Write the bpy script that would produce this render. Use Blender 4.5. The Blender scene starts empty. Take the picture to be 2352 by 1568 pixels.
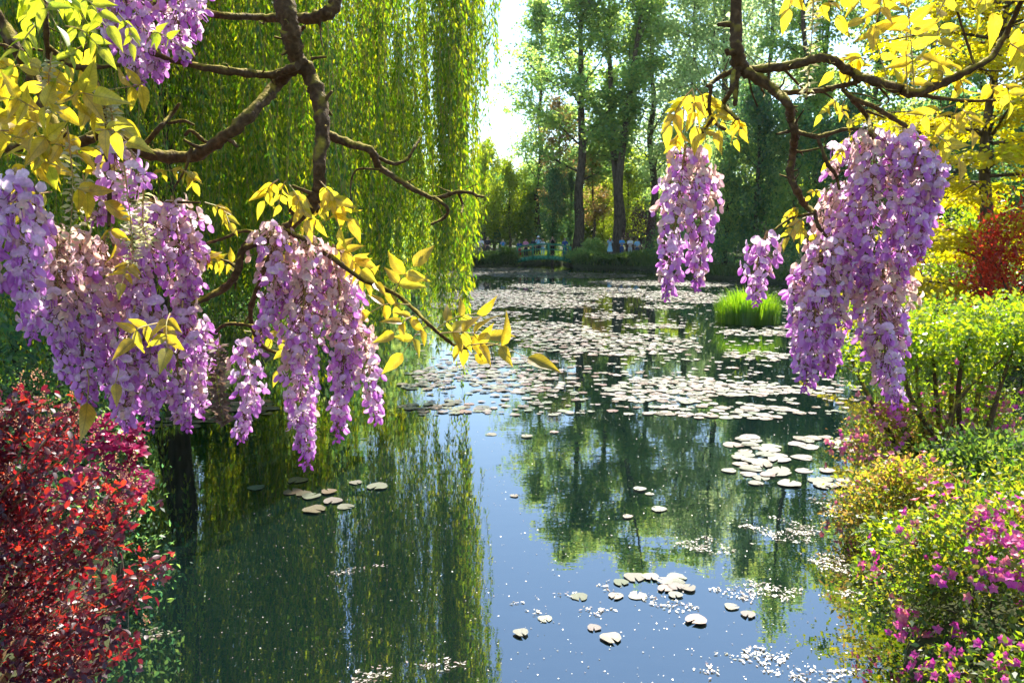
import bpy, math, random
import numpy as np
from mathutils import Vector, Matrix
R = math.radians
sc = bpy.context.scene
col = sc.collection

# ------------------------------------------------------------------ camera, sky, sun, exposure
CAMZ = 3.0; PITCH = R(-7.7); FOC = 28.0
cam_d = bpy.data.cameras.new('camera'); cam = bpy.data.objects.new('camera', cam_d); col.objects.link(cam)
cam.location = (0, 0, CAMZ); cam.rotation_euler = (R(90) + PITCH, 0, 0)
cam_d.lens = FOC; cam_d.sensor_width = 36; cam_d.clip_start = 0.05; cam_d.clip_end = 3000
cam_d.dof.use_dof = True; cam_d.dof.focus_distance = 2.3; cam_d.dof.aperture_fstop = 11
sc.camera = cam
SUN_EL, SUN_AZ = 48.0, 16.0
world = bpy.data.worlds.new('World'); sc.world = world; world.use_nodes = True
wn = world.node_tree; wn.nodes.clear()
sky = wn.nodes.new('ShaderNodeTexSky'); sky.sky_type = 'NISHITA'; sky.sun_disc = False
sky.sun_elevation = R(SUN_EL); sky.sun_rotation = R(SUN_AZ)
sky.air_density = 1.0; sky.dust_density = 0.0; sky.ozone_density = 0.7
bg = wn.nodes.new('ShaderNodeBackground'); bg.inputs[1].default_value = 0.11
wo = wn.nodes.new('ShaderNodeOutputWorld')
wn.links.new(sky.outputs[0], bg.inputs[0]); wn.links.new(bg.outputs[0], wo.inputs[0])
sd_ = bpy.data.lights.new('sun', 'SUN'); sd_.energy = 5.0; sd_.angle = R(0.5); sd_.color = (1.0, 0.94, 0.82)
sun = bpy.data.objects.new('sun', sd_); col.objects.link(sun)
sdir = Vector((math.sin(R(SUN_AZ)) * math.cos(R(SUN_EL)), math.cos(R(SUN_AZ)) * math.cos(R(SUN_EL)), math.sin(R(SUN_EL))))
sun.rotation_euler = sdir.to_track_quat('Z', 'Y').to_euler(); sun.location = (0, 40, 60)
sc.view_settings.view_transform = 'Standard'; sc.view_settings.look = 'None'
sc.view_settings.exposure = 1.62; sc.view_settings.gamma = 1.0
sc.render.engine = 'CYCLES'
sc.cycles.max_bounces = 9; sc.cycles.diffuse_bounces = 5; sc.cycles.glossy_bounces = 3
sc.cycles.transmission_bounces = 5; sc.cycles.caustics_reflective = False; sc.cycles.caustics_refractive = False
sc.cycles.use_adaptive_sampling = True; sc.cycles.adaptive_threshold = 0.02
sc.cycles.sample_clamp_indirect = 6.0

# ------------------------------------------------------------------ helpers
F2 = FOC / 36 * 2352.0
def ray(x, y):
    cx = (x - 1176) / F2; cy = -(y - 784) / F2
    return np.array([cx, math.cos(PITCH) - math.sin(PITCH) * cy, math.sin(PITCH) + math.cos(PITCH) * cy])
def at(x, y, D):                      # point at distance D in front of the camera
    r = ray(x, y); return np.array([0, 0, CAMZ]) + r * (D / r[1])
def onz(x, y, z=0.0):                 # point at height z
    r = ray(x, y); return np.array([0, 0, CAMZ]) + r * ((z - CAMZ) / r[2])
def nrm(v):
    v = np.asarray(v, float); n = np.linalg.norm(v, axis=-1, keepdims=True); n[n < 1e-9] = 1; return v / n

class MB:
    def __init__(s): s.v = []; s.f = []; s.m = []; s.n = 0
    def add(s, v, f, m=0):
        v = np.asarray(v, float).reshape(-1, 3); f = np.asarray(f, int)
        s.v.append(v); s.f.append(f + s.n); s.n += len(v)
        s.m.append(np.full(len(f), m, int) if np.isscalar(m) else np.asarray(m, int)); return s
    def verts(s): return np.concatenate(s.v) if s.v else np.zeros((0, 3))
def build(name, mb, origin=(0, 0, 0), smooth=False):
    me = bpy.data.meshes.new(name)
    V = mb.verts() - np.asarray(origin, float)
    me.vertices.add(len(V)); me.vertices.foreach_set('co', V.ravel())
    tot = [np.full(len(f), f.shape[1]) for f in mb.f]
    lt = np.concatenate(tot); li = np.concatenate([f.ravel() for f in mb.f])
    me.loops.add(len(li)); me.loops.foreach_set('vertex_index', li)
    me.polygons.add(len(lt)); st = np.zeros(len(lt), int); st[1:] = np.cumsum(lt)[:-1]
    me.polygons.foreach_set('loop_start', st)
    me.polygons.foreach_set('material_index', np.concatenate(mb.m))
    if smooth: me.polygons.foreach_set('use_smooth', np.ones(len(lt), bool))
    me.update(calc_edges=True); return me
WL = {}
def wloc(o): return WL[o.name]
def empty(name, loc, label, cat, group=None):
    o = bpy.data.objects.new(name, None); col.objects.link(o); o.location = loc
    o.empty_display_size = 0.2; WL[o.name] = np.asarray(loc, float); tag(o, label, cat, group); return o
def tag(o, label, cat, group=None, kind=None):
    if label: o['label'] = label
    if cat: o['category'] = cat
    if group: o['group'] = group
    if kind: o['kind'] = kind
    return o
def obj(name, me, mats=None, parent=None, loc=None, kind=None):
    """me: MB in world coordinates or a mesh around its own origin (then loc is its world place)"""
    pw = wloc(parent) if parent else np.zeros(3)
    if isinstance(me, tuple): me, smooth = me
    else: smooth = False
    if isinstance(me, MB):
        o_ = np.asarray(loc, float) if loc is not None else pw
        me = build(name, me, o_, smooth)
        for m in (mats if isinstance(mats, (list, tuple)) else [mats]): me.materials.append(m)
        loc = o_
    o = bpy.data.objects.new(name, me); col.objects.link(o)
    loc = np.asarray(loc if loc is not None else pw, float)
    o.location = loc - pw; WL[o.name] = loc
    if parent: o.parent = parent
    if kind: o['kind'] = kind
    return o

def catmull(P, k=6):
    P = np.asarray(P, float)
    if len(P) < 3: return np.array([P[0] + (P[-1] - P[0]) * t for t in np.linspace(0, 1, k + 1)])
    Q = np.vstack([2 * P[0] - P[1], P, 2 * P[-1] - P[-2]]); out = []
    for i in range(1, len(Q) - 2):
        p0, p1, p2, p3 = Q[i - 1:i + 3]
        for t in np.arange(k) / k:
            out.append(.5 * (2 * p1 + (p2 - p0) * t + (2 * p0 - 5 * p1 + 4 * p2 - p3) * t * t + (3 * p1 - p0 - 3 * p2 + p3) * t ** 3))
    out.append(P[-1]); return np.array(out)
def tube(mb, P, r, sides=6, m=0, cap=True, rough=0.0, rng=None):
    P = np.asarray(P, float); n = len(P)
    r = np.interp(np.linspace(0, 1, n), np.linspace(0, 1, len(r)), r) if not np.isscalar(r) else np.full(n, r)
    T = nrm(np.gradient(P, axis=0)); a = np.array([0, 0, 1.0]) if abs(T[0][2]) < .9 else np.array([1.0, 0, 0])
    u = nrm(np.cross(T[0], a)); V = []
    ang = np.arange(sides) * 2 * math.pi / sides
    for i in range(n):
        u = nrm(u - T[i] * np.dot(u, T[i])); w = np.cross(T[i], u)
        rr = r[i] * (1 + (rng.uniform(-rough, rough, sides) if rough else 0))
        rr = np.broadcast_to(rr, (sides,))
        V.append(P[i] + np.outer(np.cos(ang) * rr, u) + np.outer(np.sin(ang) * rr, w))
    V = np.concatenate(V); i = np.arange(n - 1)[:, None] * sides; j = np.arange(sides)[None]; jn = (j + 1) % sides
    fq = np.stack([i + j, i + jn, i + sides + jn, i + sides + j], -1).reshape(-1, 4)
    mb.add(V, fq, m)
    if cap and sides > 3:
        mb.add(np.vstack([V[-sides:], P[-1:] + T[-1] * r[-1] * .6]), [[k, (k + 1) % sides, sides] for k in range(sides)], m)
        mb.add(np.vstack([V[:sides], P[:1]]), [[(k + 1) % sides, k, sides] for k in range(sides)], m)
    return mb
def box(mb, c, s, m=0, rz=0.0, ax=None):
    x, y, z = np.asarray(s) / 2
    v = np.array([[-x,-y,-z],[x,-y,-z],[x,y,-z],[-x,y,-z],[-x,-y,z],[x,-y,z],[x,y,z],[-x,y,z]])
    if ax is not None: v = v @ np.asarray(ax)
    elif rz: v = v @ np.array([[math.cos(rz), math.sin(rz), 0], [-math.sin(rz), math.cos(rz), 0], [0, 0, 1]])
    return mb.add(v + np.asarray(c), [[0,3,2,1],[4,5,6,7],[0,1,5,4],[1,2,6,5],[2,3,7,6],[3,0,4,7]], m)
def leaves(mb, P, T, N, L, W, m=0, fold=.25, shape='rhomb'):
    """one small folded leaf for each point: base P, axis T, face normal N"""
    P = np.asarray(P, float); n = len(P); T = nrm(T); B = nrm(np.cross(N, T)); N = np.cross(T, B)
    L = np.broadcast_to(np.asarray(L, float), (n,))[:, None]; W = np.broadcast_to(np.asarray(W, float), (n,))[:, None]
    if shape == 'rhomb':
        v = np.stack([P, P + T * L * .42 + B * W * .5 + N * W * fold, P + T * L - N * L * .06, P + T * L * .42 - B * W * .5 + N * W * fold], 1)
        f = np.arange(n)[:, None] * 4 + np.arange(4)[None]
        return mb.add(v.reshape(-1, 3), f, m)
    v = np.stack([P, P + T * L * .28 + B * W * .42 + N * W * fold, P + T * L * .66 + B * W * .40 + N * W * fold, P + T * L - N * L * .1,
                  P + T * L * .66 - B * W * .40 + N * W * fold, P + T * L * .28 - B * W * .42 + N * W * fold, P + T * L * .5], 1)
    b = np.arange(n)[:, None] * 7
    f = np.concatenate([b + np.array([[0, 1, 2, 6]]), b + np.array([[6, 2, 3, 4]]), b + np.array([[0, 6, 4, 5]])])
    return mb.add(v.reshape(-1, 3), f, m)
def rvec(rng, n): return nrm(rng.normal(size=(n, 3)))

# ------------------------------------------------------------------ materials
MAT = {}
def ntree(name):
    m = bpy.data.materials.new(name); m.use_nodes = True; nt = m.node_tree; nt.nodes.clear()
    out = nt.nodes.new('ShaderNodeOutputMaterial'); return m, nt, out
def ramp(nt, fac, cols):
    r = nt.nodes.new('ShaderNodeValToRGB'); e = r.color_ramp.elements
    while len(e) < len(cols): e.new(0.5)
    for i, c in enumerate(cols): e[i].position = i / max(1, len(cols) - 1); e[i].color = (*c, 1)
    nt.links.new(fac, r.inputs[0]); return r.outputs[0]
def randfac(nt):
    g = nt.nodes.new('ShaderNodeNewGeometry'); o = nt.nodes.new('ShaderNodeObjectInfo')
    a = nt.nodes.new('ShaderNodeMath'); a.operation = 'ADD'; f = nt.nodes.new('ShaderNodeMath'); f.operation = 'FRACT'
    nt.links.new(g.outputs['Random Per Island'], a.inputs[0]); nt.links.new(o.outputs['Random'], a.inputs[1]); nt.links.new(a.outputs[0], f.inputs[0])
    return f.outputs[0]
def leafmat(name, cols, tcols, mix=.5, gloss=.05, rough=.4, veins=0.0, ribs=False):
    """thin leaf or petal: reflects cols, lets light through as tcols; every leaf its own shade of them"""
    m, nt, out = ntree(name); fac = randfac(nt)
    c1 = ramp(nt, fac, cols); c2 = ramp(nt, fac, tcols)
    d = nt.nodes.new('ShaderNodeBsdfDiffuse'); t = nt.nodes.new('ShaderNodeBsdfTranslucent')
    if veins:
        tc = nt.nodes.new('ShaderNodeTexCoord'); nz = nt.nodes.new('ShaderNodeTexNoise'); nz.inputs['Scale'].default_value = veins; nz.inputs['Detail'].default_value = 4
        nt.links.new(tc.outputs['Object'], nz.inputs['Vector'])
        mr = nt.nodes.new('ShaderNodeMapRange'); mr.inputs[1].default_value = .3; mr.inputs[2].default_value = .7; mr.inputs[3].default_value = .72; mr.inputs[4].default_value = 1.12
        nt.links.new(nz.outputs[0], mr.inputs[0])
        if ribs:                                                       # midrib and side veins along the leaflet
            sp = nt.nodes.new('ShaderNodeSeparateXYZ'); nt.links.new(tc.outputs['Object'], sp.inputs[0])
            def mth(op, a, b=None, c=None):
                n = nt.nodes.new('ShaderNodeMath'); n.operation = op
                for q, v in enumerate((a, b, c)):
                    if v is None: continue
                    if isinstance(v, (int, float)): n.inputs[q].default_value = v
                    else: nt.links.new(v, n.inputs[q])
                return n.outputs[0]
            ay = mth('ABSOLUTE', sp.outputs[1]); side = mth('SINE', mth('MULTIPLY', mth('SUBTRACT', sp.outputs[0], mth('MULTIPLY', ay, 1.1)), 62.0))
            vein = mth('MAXIMUM', mth('MULTIPLY', mth('GREATER_THAN', side, .72), .5), mth('LESS_THAN', ay, .014))
            mr_out = mth('MULTIPLY', mr.outputs[0], mth('SUBTRACT', 1.0, mth('MULTIPLY', vein, .30)))
        else: mr_out = mr.outputs[0]
        for c in ('c1', 'c2'):
            mx = nt.nodes.new('ShaderNodeVectorMath'); mx.operation = 'SCALE'
            nt.links.new(c1 if c == 'c1' else c2, mx.inputs[0]); nt.links.new(mr_out, mx.inputs['Scale'])
            if c == 'c1': c1 = mx.outputs[0]
            else: c2 = mx.outputs[0]
    nt.links.new(c1, d.inputs[0]); nt.links.new(c2, t.inputs[0])
    mx = nt.nodes.new('ShaderNodeMixShader'); mx.inputs[0].default_value = mix
    nt.links.new(d.outputs[0], mx.inputs[1]); nt.links.new(t.outputs[0], mx.inputs[2])
    g = nt.nodes.new('ShaderNodeBsdfGlossy'); g.inputs['Roughness'].default_value = rough; g.inputs[0].default_value = (1, 1, 1, 1)
    m2 = nt.nodes.new('ShaderNodeMixShader'); m2.inputs[0].default_value = gloss
    nt.links.new(mx.outputs[0], m2.inputs[1]); nt.links.new(g.outputs[0], m2.inputs[2]); nt.links.new(m2.outputs[0], out.inputs[0])
    MAT[name] = m; return m
def plain(name, c, rough=.7, c2=None, scale=20.0, bump=0.0, spec=.3, coords='Object', stretch=(1, 1, 1)):
    m, nt, out = ntree(name); p = nt.nodes.new('ShaderNodeBsdfPrincipled'); p.inputs['Roughness'].default_value = rough
    p.inputs['Base Color'].default_value = (*c, 1); p.inputs['Specular IOR Level'].default_value = spec
    if c2 is not None or bump:
        tc = nt.nodes.new('ShaderNodeTexCoord'); mp = nt.nodes.new('ShaderNodeMapping'); mp.inputs['Scale'].default_value = stretch
        nz = nt.nodes.new('ShaderNodeTexNoise'); nz.inputs['Scale'].default_value = scale; nz.inputs['Detail'].default_value = 6
        nt.links.new(tc.outputs[coords], mp.inputs[0]); nt.links.new(mp.outputs[0], nz.inputs['Vector'])
        if c2 is not None:
            mr = nt.nodes.new('ShaderNodeMapRange'); mr.inputs[1].default_value = .35; mr.inputs[2].default_value = .65
            nt.links.new(nz.outputs[0], mr.inputs[0]); nt.links.new(ramp(nt, mr.outputs[0], [c, c2]), p.inputs['Base Color'])
        if bump:
            b = nt.nodes.new('ShaderNodeBump'); b.inputs['Strength'].default_value = bump; b.inputs['Distance'].default_value = .01
            nt.links.new(nz.outputs[0], b.inputs['Height']); nt.links.new(b.outputs[0], p.inputs['Normal'])
    nt.links.new(p.outputs[0], out.inputs[0]); MAT[name] = m; return m
def vinebark(name):
    """brown bark with moss on its upper side and lichen flecks"""
    m, nt, out = ntree(name); p = nt.nodes.new('ShaderNodeBsdfPrincipled'); p.inputs['Roughness'].default_value = .85; p.inputs['Specular IOR Level'].default_value = .15
    tc = nt.nodes.new('ShaderNodeTexCoord'); nz = nt.nodes.new('ShaderNodeTexNoise'); nz.inputs['Scale'].default_value = 90; nz.inputs['Detail'].default_value = 8
    n2 = nt.nodes.new('ShaderNodeTexNoise'); n2.inputs['Scale'].default_value = 22; n2.inputs['Detail'].default_value = 4
    for n in (nz, n2): nt.links.new(tc.outputs['Object'], n.inputs['Vector'])
    bark = ramp(nt, nz.outputs[0], [(.012, .007, .003), (.07, .040, .018), (.22, .135, .065)])
    moss = ramp(nt, nz.outputs[0], [(.08, .07, .008), (.26, .20, .02), (.38, .30, .05)])
    g = nt.nodes.new('ShaderNodeNewGeometry'); sp = nt.nodes.new('ShaderNodeSeparateXYZ'); nt.links.new(g.outputs['Normal'], sp.inputs[0])
    ad = nt.nodes.new('ShaderNodeMath'); ad.operation = 'MULTIPLY_ADD'; ad.inputs[1].default_value = .45; nt.links.new(sp.outputs[2], ad.inputs[0]); nt.links.new(n2.outputs[0], ad.inputs[2])
    mr = nt.nodes.new('ShaderNodeMapRange'); mr.inputs[1].default_value = .62; mr.inputs[2].default_value = .85; nt.links.new(ad.outputs[0], mr.inputs[0])
    mx = nt.nodes.new('ShaderNodeMixRGB'); nt.links.new(mr.outputs[0], mx.inputs[0]); nt.links.new(bark, mx.inputs[1]); nt.links.new(moss, mx.inputs[2])
    b = nt.nodes.new('ShaderNodeBump'); b.inputs['Strength'].default_value = 1.0; b.inputs['Distance'].default_value = .008
    nt.links.new(nz.outputs[0], b.inputs['Height']); nt.links.new(b.outputs[0], p.inputs['Normal'])
    nt.links.new(mx.outputs[0], p.inputs['Base Color']); nt.links.new(p.outputs[0], out.inputs[0]); MAT[name] = m; return m

vinebark('vine_bark')
plain('bark', (.045, .034, .022), .9, (.11, .085, .06), 9, .6, .1, stretch=(1, 1, .25))
plain('twig', (.12, .07, .03), .8, (.22, .14, .06), 40, 0, .2)
plain('green_stem', (.28, .26, .05), .6, (.40, .22, .08), 30, 0, .3)
leafmat('willow_leaf', [(.02, .065, .008), (.055, .12, .008), (.12, .15, .01)], [(.09, .28, .006), (.36, .58, .008), (.82, .80, .01)], .58, .03, .45)
leafmat('far_leaf', [(.045, .10, .035), (.07, .12, .03), (.10, .13, .04)], [(.28, .54, .16), (.48, .70, .14), (.72, .82, .16)], .68, .03, .5)
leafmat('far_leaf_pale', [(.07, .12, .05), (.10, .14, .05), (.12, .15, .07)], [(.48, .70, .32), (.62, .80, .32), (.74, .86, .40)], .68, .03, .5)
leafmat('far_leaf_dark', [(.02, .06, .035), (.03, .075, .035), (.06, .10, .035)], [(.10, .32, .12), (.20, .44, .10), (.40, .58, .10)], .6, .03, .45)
leafmat('far_leaf_lime', [(.07, .12, .012), (.10, .15, .015), (.12, .16, .03)], [(.46, .66, .02), (.60, .74, .02), (.74, .76, .04)], .62, .03, .45)
leafmat('far_leaf_rust', [(.10, .06, .025), (.10, .09, .025), (.12, .07, .03)], [(.65, .36, .12), (.52, .46, .10), (.75, .44, .16)], .55, .03, .5)
leafmat('far_leaf_plum', [(.035, .012, .02), (.05, .015, .025), (.06, .03, .03)], [(.12, .02, .05), (.16, .03, .07), (.20, .06, .06)], .45, .05, .4)
leafmat('gold_leaf', [(.24, .21, .006), (.30, .25, .006), (.20, .21, .01)], [(.85, .72, .006), (.94, .80, .006), (.74, .76, .01)], .64, .02, .5)
leafmat('red_leaf', [(.20, .02, .015), (.26, .035, .018), (.14, .015, .015)], [(.80, .05, .03), (.90, .10, .03), (.55, .03, .03)], .6, .03, .45)
leafmat('pink_leaf', [(.22, .03, .05), (.25, .05, .06), (.15, .03, .04)], [(.62, .08, .12), (.70, .14, .16), (.45, .05, .08)], .5, .06, .35)
leafmat('shrub_leaf', [(.06, .13, .015), (.09, .16, .015), (.12, .17, .015)], [(.24, .46, .01), (.46, .62, .01), (.66, .68, .012)], .55, .05, .35)
leafmat('azalea_leaf', [(.03, .08, .012), (.06, .11, .012), (.09, .10, .015)], [(.18, .40, .012), (.40, .52, .015), (.66, .52, .025)], .55, .03, .45)
leafmat('orange_leaf', [(.06, .12, .012), (.14, .14, .012), (.24, .10, .04)], [(.30, .52, .02), (.66, .62, .02), (.88, .42, .10)], .55, .03, .45)
leafmat('azalea_petal', [(.55, .03, .34), (.62, .06, .38), (.70, .15, .34)], [(.82, .04, .52), (.88, .10, .52), (.92, .30, .42)], .5, .03, .4)
leafmat('azalea_petal_coral', [(.60, .16, .20), (.62, .12, .26), (.66, .28, .18)], [(.85, .25, .25), (.85, .15, .35), (.88, .42, .25)], .45, .04, .4)
leafmat('crimson_petal', [(.30, .005, .07), (.40, .01, .10)], [(.60, .005, .15), (.75, .02, .22)], .45, .04, .4)
leafmat('smoke_leaf', [(.045, .014, .03), (.05, .013, .03), (.06, .012, .022), (.09, .014, .016)], [(.14, .008, .025), (.26, .010, .025), (.60, .02, .03), (.92, .08, .02)], .46, .045, .45)
leafmat('smoke_plume', [(.42, .17, .10), (.48, .22, .13)], [(.8, .36, .18), (.86, .44, .24)], .4, .03, .5)
leafmat('grass_blade', [(.05, .14, .008), (.08, .18, .01), (.10, .18, .012)], [(.16, .42, .006), (.32, .58, .008), (.48, .66, .01)], .55, .06, .3)
leafmat('bank_leaf', [(.03, .07, .02), (.045, .09, .02), (.07, .11, .025)], [(.10, .24, .03), (.22, .36, .03), (.38, .46, .04)], .52, .03, .45)
leafmat('wisteria_leaf', [(.34, .24, .018), (.42, .27, .02), (.38, .30, .02)], [(.88, .66, .02), (.93, .68, .03), (.84, .78, .04)], .62, .035, .4, 5, True)
leafmat('wisteria_leaf_green', [(.14, .22, .02), (.24, .28, .02), (.20, .28, .02)], [(.45, .62, .02), (.70, .72, .03), (.60, .70, .03)], .6, .035, .4, 5, True)
leafmat('banner_petal', [(.74, .46, .72), (.80, .54, .77), (.85, .64, .82)], [(.93, .64, .88), (.96, .73, .92), (.98, .84, .95)], .62, .03, .4, 160)
leafmat('wing_petal', [(.44, .12, .50), (.54, .19, .58), (.64, .28, .65)], [(.74, .26, .78), (.84, .38, .86), (.90, .52, .90)], .56, .04, .4)
leafmat('blotch_petal', [(.74, .68, .50), (.78, .72, .45)], [(.88, .80, .55), (.9, .85, .5)], .5, .04, .4)
leafmat('faded_petal', [(.68, .46, .38), (.72, .48, .48), (.64, .40, .48)], [(.94, .66, .48), (.94, .66, .58), (.88, .55, .60)], .56, .03, .4, 160)
leafmat('bud_petal', [(.42, .08, .48), (.50, .14, .54)], [(.72, .18, .74), (.80, .28, .80)], .5, .04, .4)
leafmat('spent_green', [(.40, .40, .18), (.50, .46, .28), (.56, .50, .36)], [(.6, .62, .2), (.75, .70, .35), (.8, .74, .5)], .45, .04, .4)
leafmat('dead_petal', [(.10, .06, .045), (.20, .13, .10), (.28, .19, .15)], [(.2, .12, .08), (.3, .2, .14)], .35, .03, .5)
leafmat('floating_leaf', [(.18, .17, .12), (.26, .21, .17), (.13, .15, .07), (.28, .22, .20), (.20, .09, .06)], [(.4, .36, .2), (.5, .44, .3)], .2, .10, .4)

# ------------------------------------------------------------------ ground and water
POND = np.array([(2.2,-6),(2.4,3),(2.8,5.2),(3.35,7.2),(4.5,10.2),(6.6,14),(9.2,20),(12.4,26),(15.4,32),(17.6,41),(16.2,50),(13.6,55),(12.8,60),(12.0,66),(10,70.2),(5.6,72.2),
                 (5.0,80),(0.9,80),(0.4,72.6),(-4.2,71.8),(-5.4,62),(-6.4,45),(-6.3,28),(-5.8,16),(-5.7,12),(-4.3,8.6),(-3.0,5.6),(-2.5,3),(-2.2,-6)], float)
def pond_sd(x, y):
    """distance to the pond's edge, negative over the water"""
    x = np.asarray(x, float); y = np.asarray(y, float); d = np.full(x.shape, 1e9); ins = np.zeros(x.shape, bool)
    for a, b in zip(POND, np.roll(POND, -1, 0)):
        e = b - a; t = np.clip(((x - a[0]) * e[0] + (y - a[1]) * e[1]) / (e @ e), 0, 1)
        d = np.minimum(d, np.hypot(x - a[0] - t * e[0], y - a[1] - t * e[1]))
        c = ((a[1] > y) != (b[1] > y)) & (x < (b[0] - a[0]) * (y - a[1]) / (b[1] - a[1] + 1e-12) + a[0]); ins ^= c
    return np.where(ins, -d, d)
def gz(x, y):
    x = np.asarray(x, float); y = np.asarray(y, float); s = pond_sd(x, y)
    n = .10 * np.sin(x * 1.3 + y * .7) + .07 * np.sin(x * 2.9 - y * 1.7)
    up = .12 + (.32 + .45 * np.clip((y - 60) / 10, 0, 1)) * (1 - np.exp(-np.maximum(s, 0) / .9)) + n * np.clip(s, 0, 1) * .6 + np.clip(s - 6, 0, 200) * .006
    dn = -.10 - np.minimum(-s * .7, 1.1)
    return np.where(s > 0, up, dn)
def g1(x, y): return float(gz(np.array([x]), np.array([y]))[0])
xs = np.concatenate([-np.geomspace(600, 12.5, 20), np.arange(-12, 20.1, .28), np.geomspace(20.6, 600, 20)])
ys = np.concatenate([-np.geomspace(300, 8, 12), np.arange(-7, 84, .36), np.geomspace(85, 1000, 22)])
gx, gy = np.meshgrid(xs, ys); gzv = gz(gx, gy)
mb = MB(); nx, ny = len(xs), len(ys)
i = np.arange(ny - 1)[:, None] * nx; j = np.arange(nx - 1)[None]
mb.add(np.stack([gx, gy, gzv], -1).reshape(-1, 3), np.stack([i + j, i + j + 1, i + nx + j + 1, i + nx + j], -1).reshape(-1, 4))
def groundmat():
    m, nt, out = ntree('ground_soil'); p = nt.nodes.new('ShaderNodeBsdfPrincipled'); p.inputs['Roughness'].default_value = .95; p.inputs['Specular IOR Level'].default_value = .1
    tc = nt.nodes.new('ShaderNodeTexCoord'); n1 = nt.nodes.new('ShaderNodeTexNoise'); n1.inputs['Scale'].default_value = .9; n1.inputs['Detail'].default_value = 8
    n2 = nt.nodes.new('ShaderNodeTexNoise'); n2.inputs['Scale'].default_value = 14; n2.inputs['Detail'].default_value = 6
    for n in (n1, n2): nt.links.new(tc.outputs['Object'], n.inputs['Vector'])
    mx = nt.nodes.new('ShaderNodeMixRGB'); nt.links.new(n1.outputs[0], mx.inputs[0])
    nt.links.new(ramp(nt, n2.outputs[0], [(.015, .03, .008), (.05, .085, .018)]), mx.inputs[1]); nt.links.new(ramp(nt, n2.outputs[0], [(.03, .022, .014), (.09, .07, .045)]), mx.inputs[2])
    b = nt.nodes.new('ShaderNodeBump'); b.inputs['Strength'].default_value = .8; b.inputs['Distance'].default_value = .05; nt.links.new(n2.outputs[0], b.inputs['Height']); nt.links.new(b.outputs[0], p.inputs['Normal'])
    nt.links.new(mx.outputs[0], p.inputs['Base Color']); nt.links.new(p.outputs[0], out.inputs[0]); return m
tag(obj('ground', (mb, True), groundmat()), 'low grassy garden ground and banks around the pond', None, None, 'structure')
def watermat():
    m, nt, out = ntree('pond_water'); p = nt.nodes.new('ShaderNodeBsdfPrincipled')
    p.inputs['Base Color'].default_value = (.003, .009, .008, 1); p.inputs['Roughness'].default_value = .004; p.inputs['IOR'].default_value = 3.0
    tc = nt.nodes.new('ShaderNodeTexCoord'); mp = nt.nodes.new('ShaderNodeMapping'); mp.inputs['Scale'].default_value = (.7, 1.6, 1)
    n1 = nt.nodes.new('ShaderNodeTexNoise'); n1.inputs['Scale'].default_value = 2.6; n1.inputs['Detail'].default_value = 3
    n2 = nt.nodes.new('ShaderNodeTexNoise'); n2.inputs['Scale'].default_value = .25; n2.inputs['Detail'].default_value = 2
    nt.links.new(tc.outputs['Object'], mp.inputs[0]); nt.links.new(mp.outputs[0], n1.inputs['Vector']); nt.links.new(tc.outputs['Object'], n2.inputs['Vector'])
    mul = nt.nodes.new('ShaderNodeMath'); mul.operation = 'MULTIPLY'; nt.links.new(n1.outputs[0], mul.inputs[0]); nt.links.new(n2.outputs[0], mul.inputs[1])
    b = nt.nodes.new('ShaderNodeBump'); b.inputs['Strength'].default_value = .07; b.inputs['Distance'].default_value = .03
    nt.links.new(mul.outputs[0], b.inputs['Height']); nt.links.new(b.outputs[0], p.inputs['Normal'])
    nt.links.new(p.outputs[0], out.inputs[0]); return m
mb = MB().add([(-14, -8, 0), (22, -8, 0), (22, 84, 0), (-14, 84, 0)], [[0, 1, 2, 3]])
tag(obj('pond_water', mb, watermat()), 'still dark pond water mirroring trees and sky', None, None, 'structure')

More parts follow.
